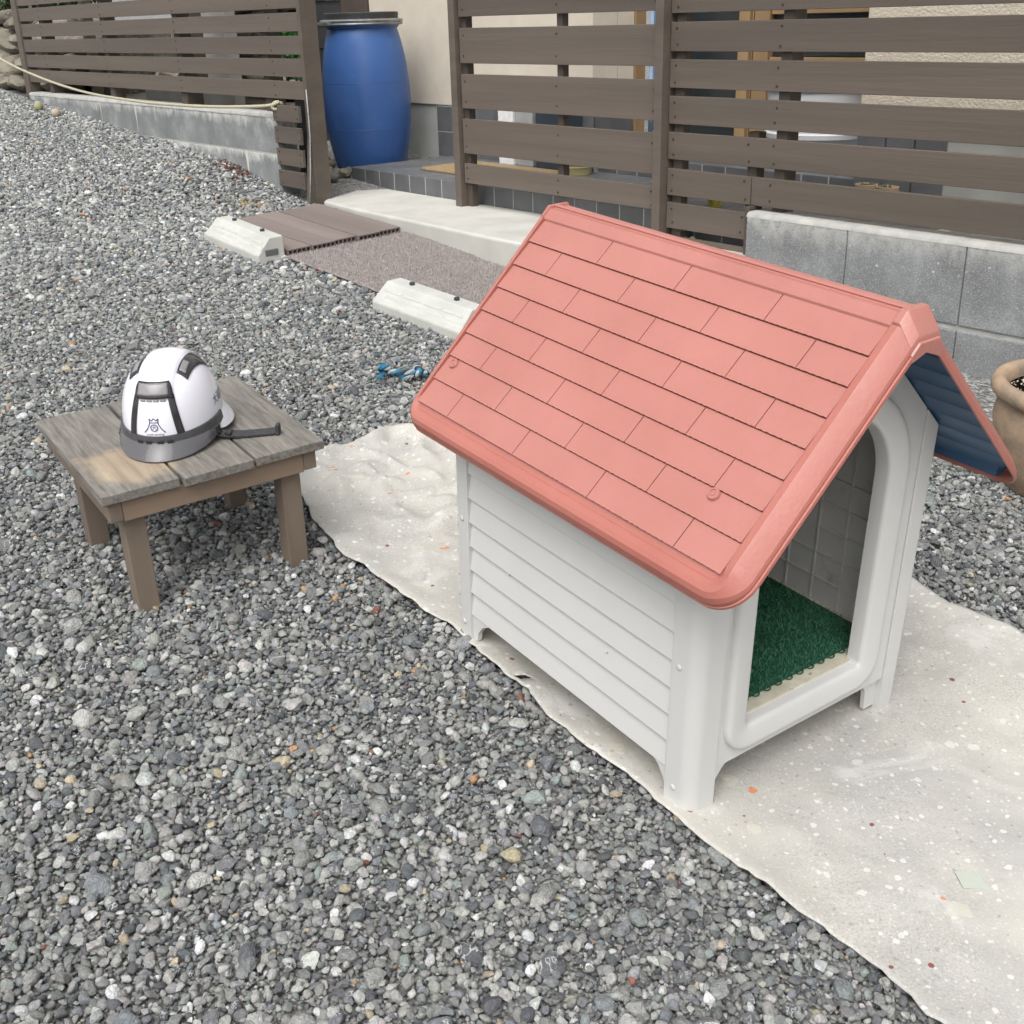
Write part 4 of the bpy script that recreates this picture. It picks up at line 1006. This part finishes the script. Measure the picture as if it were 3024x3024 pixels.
for pts in ([(.032, .135), (.022, .185), (.0150, .245), (.0125, .285)], [(-.032, .135), (-.022, .185), (-.0150, .245), (-.0125, .285)], [(.0125, .285), (-.0125, .285)],
            [(.0125, .285), (.0135, .348), (.007, .312), (.0, .350), (-.007, .312), (-.0135, .348), (-.0125, .285)],
            [(.0105 * math.cos(a), .208 + .0105 / .22 * math.sin(a)) for a in np.linspace(0, 2 * PI, 21)]):
    lb.add(*stroke(pts, .0026, 3))
lb.build('logo', 'print', HM)
def text_mesh(body, size):
    c = bpy.data.curves.new('lettering', 'FONT'); c.body = body; c.size = size; c.align_x = 'CENTER'; c.align_y = 'CENTER'; c.resolution_u = 2
    o = bpy.data.objects.new('lettering', c); COL.objects.link(o); bpy.context.view_layer.update()
    m = bpy.data.meshes.new_from_object(o.evaluated_get(bpy.context.evaluated_depsgraph_get())); V = [tuple(v.co) for v in m.vertices]; Fc = [list(p.vertices) for p in m.polygons]
    bpy.data.objects.remove(o); bpy.data.curves.remove(c); bpy.data.meshes.remove(m); return V, Fc
V, Fc = text_mesh('\u5927', .0145)
wrap_mesh('logo_character', [on_front(x, .208 + y / .22) for x, y, z in V], Fc)
V, Fc = text_mesh('ootaki painting', .0090)
wrap_mesh('logo_text', [on_front(x, .112 + y / .22) for x, y, z in V], Fc)
V, Fc = text_mesh('\u5927\u6edd\u5857\u88c5', .0225)
def on_side(x, y):      # lettering round the wearer's left side, low on the shell
    th = math.radians(99) + x / .125; t = .19 + y / .20; return shell(th, t, .0012)
wrap_mesh('side_text', [on_side(x, y) for x, y, z in V], Fc)
# chin strap lying on the boards
sp = MB(); pts = [(.045, .105, .034), (.042, .130, .018), (.036, .17, .013), (.024, .22, .012), (.014, .262, .013)]
for i in range(len(pts) - 1):
    pass
rs = []
for i, p in enumerate(pts):
    rs.append([(p[0] - .011, p[1], p[2] - .003), (p[0] + .011, p[1], p[2] - .010), (p[0] + .011, p[1], p[2] - .006), (p[0] - .011, p[1], p[2] + .001)])
sp.rings(rs).build('chin_strap', 'strap', HM)
MB().box(.001, .027, .260, .270, .0, .026).build('strap_buckle', 'strap', HM, bevel=.002)
MB().box(.028, .050, .138, .154, .001, .019).build('strap_buckle', 'hblack', HM, bevel=.003)

# ------------------------------------------------------------------ rope along the left fence
rp_pts = [(-6.6, -.62, .90), (-5.908, -.6, .757), (-5.36, -.6, .671), (-4.591, -.6, .582), (-3.815, -.6, .523), (-2.915, -.6, .497), (-2.35, -.59, .494), (-1.795, -.57, .500), (-1.25, -.53, .520), (-1.17, -.48, .532)]
def catmull(P, n=10):
    P = [Vector(p) for p in P]; out = []
    for i in range(len(P) - 1):
        a, b, c, d = P[max(i - 1, 0)], P[i], P[i + 1], P[min(i + 2, len(P) - 1)]
        for k in range(n):
            t = k / n; out.append(.5 * ((2 * b) + (c - a) * t + (2 * a - 5 * b + 4 * c - d) * t * t + (3 * b - a - 3 * c + d) * t ** 3))
    return out + [P[-1]]
RO = thing('rope', 'slack cream rope tied along the front of the left fence', 'rope')
MB().tube(catmull(rp_pts, 12), .0095, 10).build('cord', 'rope', RO, smooth=True)
for q in range(2):
    a0 = q * 2.1; MB().tube([(-1.165 + .028 * math.cos(a) + .012 * q, -.470 + .030 * math.sin(a), .512 + .022 * q + .008 * math.sin(a * 2 + a0)) for a in np.linspace(0, 2 * PI, 18)], .0095, 8).build('knot', 'rope', RO, smooth=True)

# balls on the gravel
for X, Y, r, m, lab in ((-5.02, -.62, .037, 'ball1', 'small olive ball on the gravel nearest the far end post'), (-4.56, -.64, .036, 'ball2', 'small tan ball on the gravel by the left wall')):
    gx, gy, gz = s2g(X, Y, 0); zb = float(berm(gx, gy)) + .004
    o = bpy.data.objects.new('ball', None)
    bm = bmesh.new(); bmesh.ops.create_uvsphere(bm, u_segments=32, v_segments=20, radius=r)
    for v in bm.verts: v.co *= 1 + .03 * noise.noise(v.co * 40)
    m_ = bpy.data.meshes.new('ball'); bm.to_mesh(m_); bm.free(); m_.polygons.foreach_set('use_smooth', [True] * len(m_.polygons)); m_.materials.append(MT[m])
    o = put('ball', m_); o.matrix_world = yard(gx, gy, zb + r * .85); tag(o, lab, 'ball', 'balls on the gravel')

# ------------------------------------------------------------------ dog's rope toy
RT = thing('rope_toy', 'frayed blue and white knotted rope toy on the gravel', 'rope toy', yard(-.45, 3.985, .012, -.25) @ Matrix.Scale(.66, 4))
def braid(parent, path, R, r, turns, mats):
    P = catmull(path, 10)
    for q, mt in enumerate(mats):
        pts = []
        for i, p in enumerate(P):
            t = (P[min(i + 1, len(P) - 1)] - P[max(i - 1, 0)]).normalized(); e = t.cross(Vector((0, 0, 1))).normalized(); f_ = e.cross(t); a = turns * 2 * PI * i / len(P) + q * 2 * PI / len(mats)
            pts.append(p + e * R * math.cos(a) + f_ * R * math.sin(a))
        MB().tube(pts, r, 7).build('strand', mt, parent, smooth=True)
braid(RT, [(-.03, .03, .02), (.01, .01, .02), (.06, -.01, .022), (.12, .005, .022), (.18, .03, .02), (.22, .02, .02)], .010, .011, 3, ('blue_rope', 'white_rope', 'navy_rope'))
braid(RT, [(-.045, .02, .018), (-.05, .0, .036), (-.025, -.01, .05), (.0, .01, .035), (-.02, .035, .02)], .008, .010, 2, ('blue_rope', 'blue_rope', 'white_rope'))
braid(RT, [(.13, .04, .022), (.16, .03, .045), (.19, .0, .04), (.17, -.02, .022)], .008, .010, 2, ('blue_rope', 'navy_rope', 'white_rope'))
rr = random.Random(9)
for bx_, by_, ang, mt, n_ in ((-.02, -.02, -1.5, 'blue_rope', 16), (.15, -.02, -2.2, 'white_rope', 14), (.10, -.015, -1.9, 'blue_rope', 8)):
    fr_ = MB()
    for _ in range(n_):
        a = ang + rr.uniform(-.5, .5); L_ = rr.uniform(.04, .075); x, y = bx_ + rr.uniform(-.015, .015), by_ + rr.uniform(-.008, .008)
        fr_.tube([(x, y, .022), (x + .5 * L_ * math.cos(a), y + .5 * L_ * math.sin(a), .016), (x + L_ * math.cos(a + rr.uniform(-.3, .3)), y + L_ * math.sin(a), .007)], .0018, 5)
    fr_.build('frayed_end', mt, RT, smooth=True)

# ------------------------------------------------------------------ terracotta pot at the right edge
PT = thing('flower_pot', 'large weathered terracotta pot of soil at the right edge', 'flower pot', yard(1.592, 3.04, .0) @ Matrix.Scale(.94, 4))
MB().lathe([(.001, 0), (.135, 0), (.142, .006), (.168, .08), (.196, .17), (.205, .225), (.200, .262), (.192, .282), (.196, .290), (.216, .298), (.226, .312), (.227, .330), (.218, .345), (.204, .350), (.190, .345), (.181, .333), (.178, .31), (.176, .285), (.001, .28)], 64).build('body', 'pot', PT, smooth=True, sharp=60)
bm = bmesh.new(); bmesh.ops.create_circle(bm, cap_ends=False, radius=.178, segments=40)
sm_ = MB(); rs = []
for i in range(14):
    r = .178 * (1 - i / 13.6); rs.append([(r * math.cos(a), r * math.sin(a), .300 + .010 * noise.noise((r * 30 * math.cos(a), r * 30 * math.sin(a), 2))) for a in np.linspace(0, 2 * PI, 41)[:-1]])
bm.free(); sm_.rings(rs).build('soil', 'potwhite', PT, smooth=True)
pl_ = MB(); rr = random.Random(4)
for _ in range(340):
    a, r = rr.uniform(0, 2 * PI), .172 * math.sqrt(rr.random()); s = rr.uniform(.0015, .0045); x, y = r * math.cos(a), r * math.sin(a); z = .303 + rr.uniform(0, .008)
    pl_.add([(x - s, y, z), (x, y - s, z), (x + s, y, z), (x, y + s, z), (x, y, z + s), (x, y, z - s)], [(0, 1, 4), (1, 2, 4), (2, 3, 4), (3, 0, 4), (1, 0, 5), (2, 1, 5), (3, 2, 5), (0, 3, 5)])
tag(pl_.build('soil_grit', 'perlite', PT), kind='stuff')

# ------------------------------------------------------------------ things on the porch, seen through the slats
def rbox(name, x0, x1, y0, y1, z0, z1, mat, label, cat, bev=.01, parts=None):
    t = thing(name, label, cat, T((x0 + x1) / 2, (y0 + y1) / 2, z0)); hx, hy, h = (x1 - x0) / 2, (y1 - y0) / 2, z1 - z0
    MB().box(-hx, hx, -hy, hy, 0, h * .86).build('body', mat, t, bevel=bev, seg=3)
    MB().box(-hx - .004, hx + .004, -hy - .004, hy + .004, h * .86 + .001, h).build('lid', mat if not parts else parts, t, bevel=bev, seg=3)
    return t
rbox('foam_box', -.66, -.515, .80, .925, .105, .52, 'foam', 'white foam box against the porch wall behind the fence', 'box')
rbox('storage_box', -.505, -.345, .82, .925, .105, .53, 'greybox', 'grey box beside the white foam box behind the fence', 'box')
rbox('storage_chest', -.27, .0, .78, .925, .105, .50, 'chest', 'navy storage chest with blue edge near the porch corner', 'chest', .012, 'chesttrim')
mb = MB(); mb.prism([(p[0], p[1]) for p in arc(-.80, .38, .07, PI, 1.5 * PI) + arc(-.02, .38, .07, 1.5 * PI, 2 * PI) + arc(-.02, .70, .07, 0, PI / 2) + arc(-.80, .70, .07, PI / 2, PI)], 2, .1035, .118)
dm = mb.build('doormat', 'doormat', bevel=.004, smooth=False); tag(dm, 'tan coir doormat with rounded corners on the dark porch tiles', 'doormat')
bs_ = thing('basin', 'shallow yellow basin upside on the porch behind the fence', 'basin', T(.085, .80, .1035))
bs_['label'] = 'shallow pale yellow basin on the porch tiles behind the fence'
MB().lathe([(.001, .002), (.085, .0), (.100, .075), (.108, .08), (.106, .084), (.097, .080), (.082, .008), (.001, .008)], 40).build('bowl', 'basin', bs_, smooth=True, sharp=50)
MB().lathe([(.094, .040), (.0965, .042), (.0965, .046), (.094, .048)], 40, cap=False).build('rib', 'basin', bs_, smooth=True)
tb = thing('tub', 'white round plastic tub on the upper porch step', 'tub', T(1.46, 1.27, .204))
MB().lathe([(.001, .0), (.235, .0), (.245, .02), (.262, .150), (.285, .156), (.288, .178), (.268, .184), (.282, .38), (.294, .385), (.292, .40), (.28, .40), (.262, .19), (.24, .012), (.001, .012)], 56).build('body', 'tub', tb, smooth=True, sharp=40)
tn = thing('tin_can', 'small yellow tin with red rim on the porch by the tall post', 'tin', T(1.535, .385, .1035))
MB().lathe([(.001, 0), (.033, 0), (.034, .004), (.034, .088), (.001, .088)], 28).build('body', 'tin', tn, smooth=True, sharp=40)
MB().lathe([(.0345, .084), (.0352, .085), (.0352, .100), (.031, .101), (.031, .09)], 28, cap=False).build('rim', 'tinred', tn, smooth=True, sharp=40)
o = MB().add([(0, -.0005, .0), (.014, -.0005, 0), (.007, -.0005, .013)], [(0, 1, 2)]).build('mark', 'hblack', tn); o.location = (.016, -.0312, .035); o.rotation_euler = (0, 0, .55)
def succulent(X, Y, lab, seed):
    t = thing('succulent_pot', lab, 'plant pot', T(X, Y, .1035), 'small clay pots of succulents on the porch')
    MB().lathe([(.001, 0), (.036, 0), (.044, .075), (.049, .078), (.051, .112), (.046, .113), (.043, .10), (.001, .10)], 32).build('pot', 'smallpot', t, smooth=True, sharp=45)
    for z in (.088, .100): MB().lathe([(.050, z - .001), (.0515, z), (.050, z + .001)], 32, cap=False).build('groove_ring', 'smallpot', t, smooth=True)
    MB().lathe([(.044, .100), (.03, .105), (.001, .106)], 24).build('soil', 'soil', t)
    rr = random.Random(seed)
    for k in range(16):
        a, r = rr.uniform(0, 2 * PI), rr.uniform(0, .032); x, y = r * math.cos(a), r * math.sin(a); L_ = rr.uniform(.014, .026); e = rr.uniform(.3, 1.2)
        d = Vector((math.cos(a) * math.cos(e), math.sin(a) * math.cos(e), math.sin(e)))
        MB().tube([Vector((x, y, .102)) + d * L_ * q for q in (0, .35, .7, 1)], [.004, .0065, .005, .001], 6).build('leaf', 'leaf_dry', t, smooth=True)
succulent(2.105, .78, 'small clay pot of succulents on the porch, left of its pair', 1); succulent(2.225, .77, 'small clay pot of succulents on the porch, right of its pair', 2)
for X, Y, r, c, lab in ((1.646, .060, .020, (.16, .16, .16), 'grey white-veined pebble on the apron under the fence'), (1.701, .055, .019, (.48, .41, .31), 'cream pebble on the apron under the fence')):
    m_, n_, b_ = new_mat('loose_pebble'); b_.inputs['Base Color'].default_value = (*c, 1); b_.inputs['Roughness'].default_value = .85
    pb = pebble_mesh(5 if c[0] < .3 else 8).copy(); pb.materials.clear(); pb.materials.append(m_)
    o = put('pebble', pb); o.location = (X, Y, .010); o.scale = (r, r, r); tag(o, lab, 'pebble', 'loose pebbles on the apron')

# ------------------------------------------------------------------ behind the left fence: rubble wall, plants
def boulder(parent, X, Y, Z, sx, sy, sz, seed):
    bm = bmesh.new(); bmesh.ops.create_icosphere(bm, subdivisions=3, radius=1); r = random.Random(seed)
    pls = [(Vector((r.gauss(0, 1), r.gauss(0, 1), r.gauss(0, 1))).normalized(), r.uniform(.5, .82)) for _ in range(12)]
    for v in bm.verts:
        p = v.co * (1 + .15 * noise.noise(v.co * 1.6 + Vector((seed * 3.1, 0, 0))))
        for d, h in pls:
            s = p.dot(d) - h
            if s > 0: p -= d * s * .9
        p *= 1 + .04 * noise.noise(p * 6 + Vector((seed, 2, 0))); v.co = Vector((p.x * sx, p.y * sy, p.z * sz))
    m = bpy.data.meshes.new('stone'); bm.to_mesh(m); bm.free(); m.polygons.foreach_set('use_smooth', [True] * len(m.polygons)); m.set_sharp_from_angle(angle=math.radians(40)); m.materials.append(MT['rock'])
    return put('stone', m, parent, (X, Y, Z), rot=(r.uniform(-.2, .2), r.uniform(-.2, .2), r.uniform(-.5, .5)))
sw_ = thing('rubble_wall', 'tan rubble stone retaining wall behind the far end of the left fence', 'stone wall')
k = 0
for row, (z, h) in enumerate(((.36, .12), (.58, .15), (.86, .17), (1.15, .13))):
    X = -5.6 + .15 * row
    while X < -3.5:
        wd = random.uniform(.22, .42); boulder(sw_, X + wd, .62 + .10 * row + random.uniform(-.05, .05), z + random.uniform(-.02, .02), wd, .24, h * random.uniform(.95, 1.15), 200 + k); X += wd * 1.75; k += 1
for row, (z, h) in enumerate(((.50, .10), (.66, .11), (.84, .12), (1.02, .09))):
    X = -10.5 + .17 * row
    while X < -5.9:
        wd = random.uniform(.20, .40); boulder(sw_, X + wd, -.02 + .08 * row + random.uniform(-.04, .04), z + .04 * max(0, -7 - X) + random.uniform(-.02, .02), wd, .22, h * random.uniform(.95, 1.2), 300 + k); X += wd * 1.7; k += 1
MB().box(-10.5, -5.9, .20, .95, -.2, 1.02).build('fill', 'soil', sw_)
MB().box(-5.9, -3.3, .80, .955, -.2, 1.0).build('fill', 'soil', sw_)
se = thing('stone_edging', 'small rubble stones packed round the foot of the blue barrel', 'stones')
for q in range(44):
    X = -1.95 + .60 * random.random(); Y = -.20 + .62 * random.random()
    if (X + 1.66) ** 2 + (Y - .475) ** 2 < .29 ** 2 or X > -1.40 and Y > .08: continue
    r = random.uniform(.03, .07); boulder(se, X, Y, ground_z(X, Y) + r * .35, r * 1.3, r, r * .7, 500 + q)
gw = MB().box(-4.13, -3.27, .28, .38, -.1, 1.55).build('garden_wall', 'gwall', None, bevel=.006); tag(gw, 'plain grey concrete panel behind the left fence slats', 'garden wall')
gk = MB().box(-4.3, -2.7, .02, .10, -.1, .56).build('garden_kerb', 'gwall', None, bevel=.006); tag(gk, 'low grey concrete kerb just behind the left block wall', 'kerb')
gb = MB().box(-12, -2.7, -.35, .9, -.15, .40); o = gb.build('garden_bed', 'soil'); tag(o, kind='structure')
def leafy(name, label, cat, X, Y, Z, rx, ry, rz, n, ls, mats, seed, stems=5, group=None):
    t = thing(name, label, cat, T(X, Y, Z), group); rr = random.Random(seed)
    st = MB()
    for _ in range(stems):
        a = rr.uniform(0, 2 * PI); st.tube([(0.05 * math.cos(a), .05 * math.sin(a), 0), (rx * .4 * math.cos(a), ry * .4 * math.sin(a), rz * .8), (rx * .7 * math.cos(a), ry * .7 * math.sin(a), rz * 1.5)], [.012, .008, .003], 6)
    st.build('trunk', 'brownpost', t, smooth=True)
    for mt in mats:
        mb = MB()
        for _ in range(n // len(mats)):
            while True:
                p = Vector((rr.uniform(-1, 1), rr.uniform(-1, 1), rr.uniform(-1, 1)))
                if p.length < 1 and p.length > .45 * rr.random() and noise.noise(p * 2.3 + Vector((seed, 0, 0))) > -.28: break
            c = Vector((p.x * rx, p.y * ry, rz + p.z * rz)); d = Vector((rr.gauss(0, 1), rr.gauss(0, 1), rr.gauss(.3, .8))).normalized(); e = d.orthogonal().normalized() * ls * .35; L_ = d * ls * rr.uniform(.7, 1.3)
            nrm = e.cross(d).normalized() * ls * .08
            mb.add([c, c + L_ * .5 + e + nrm, c + L_, c + L_ * .5 - e + nrm], [(0, 1, 2, 3)])
        m = bpy.data.meshes.new('crown'); m.from_pydata(mb.v, [], mb.f); m.materials.append(MT[mt]); put('crown', m, t)
    return t
leafy('shrub', 'bushy dark green shrub above the rubble wall at top left', 'shrub', -9.0, .75, .95, 1.6, .6, .6, 11000, .06, ('leaf', 'leaf_dry'), 11)
leafy('shrub', 'dark green shrub farther right above the rubble wall behind the fence', 'shrub', -6.0, 1.45, 1.05, 1.0, .6, .5, 6000, .06, ('leaf', 'leaf_dry'), 12)
leafy('garden_plant', 'bright green leafy plant behind the slats near the left fence end', 'plant', -1.80, .02, .60, .10, .08, .22, 160, .06, ('bright_leaf',), 13, 3)
print('objects', len(bpy.data.objects))
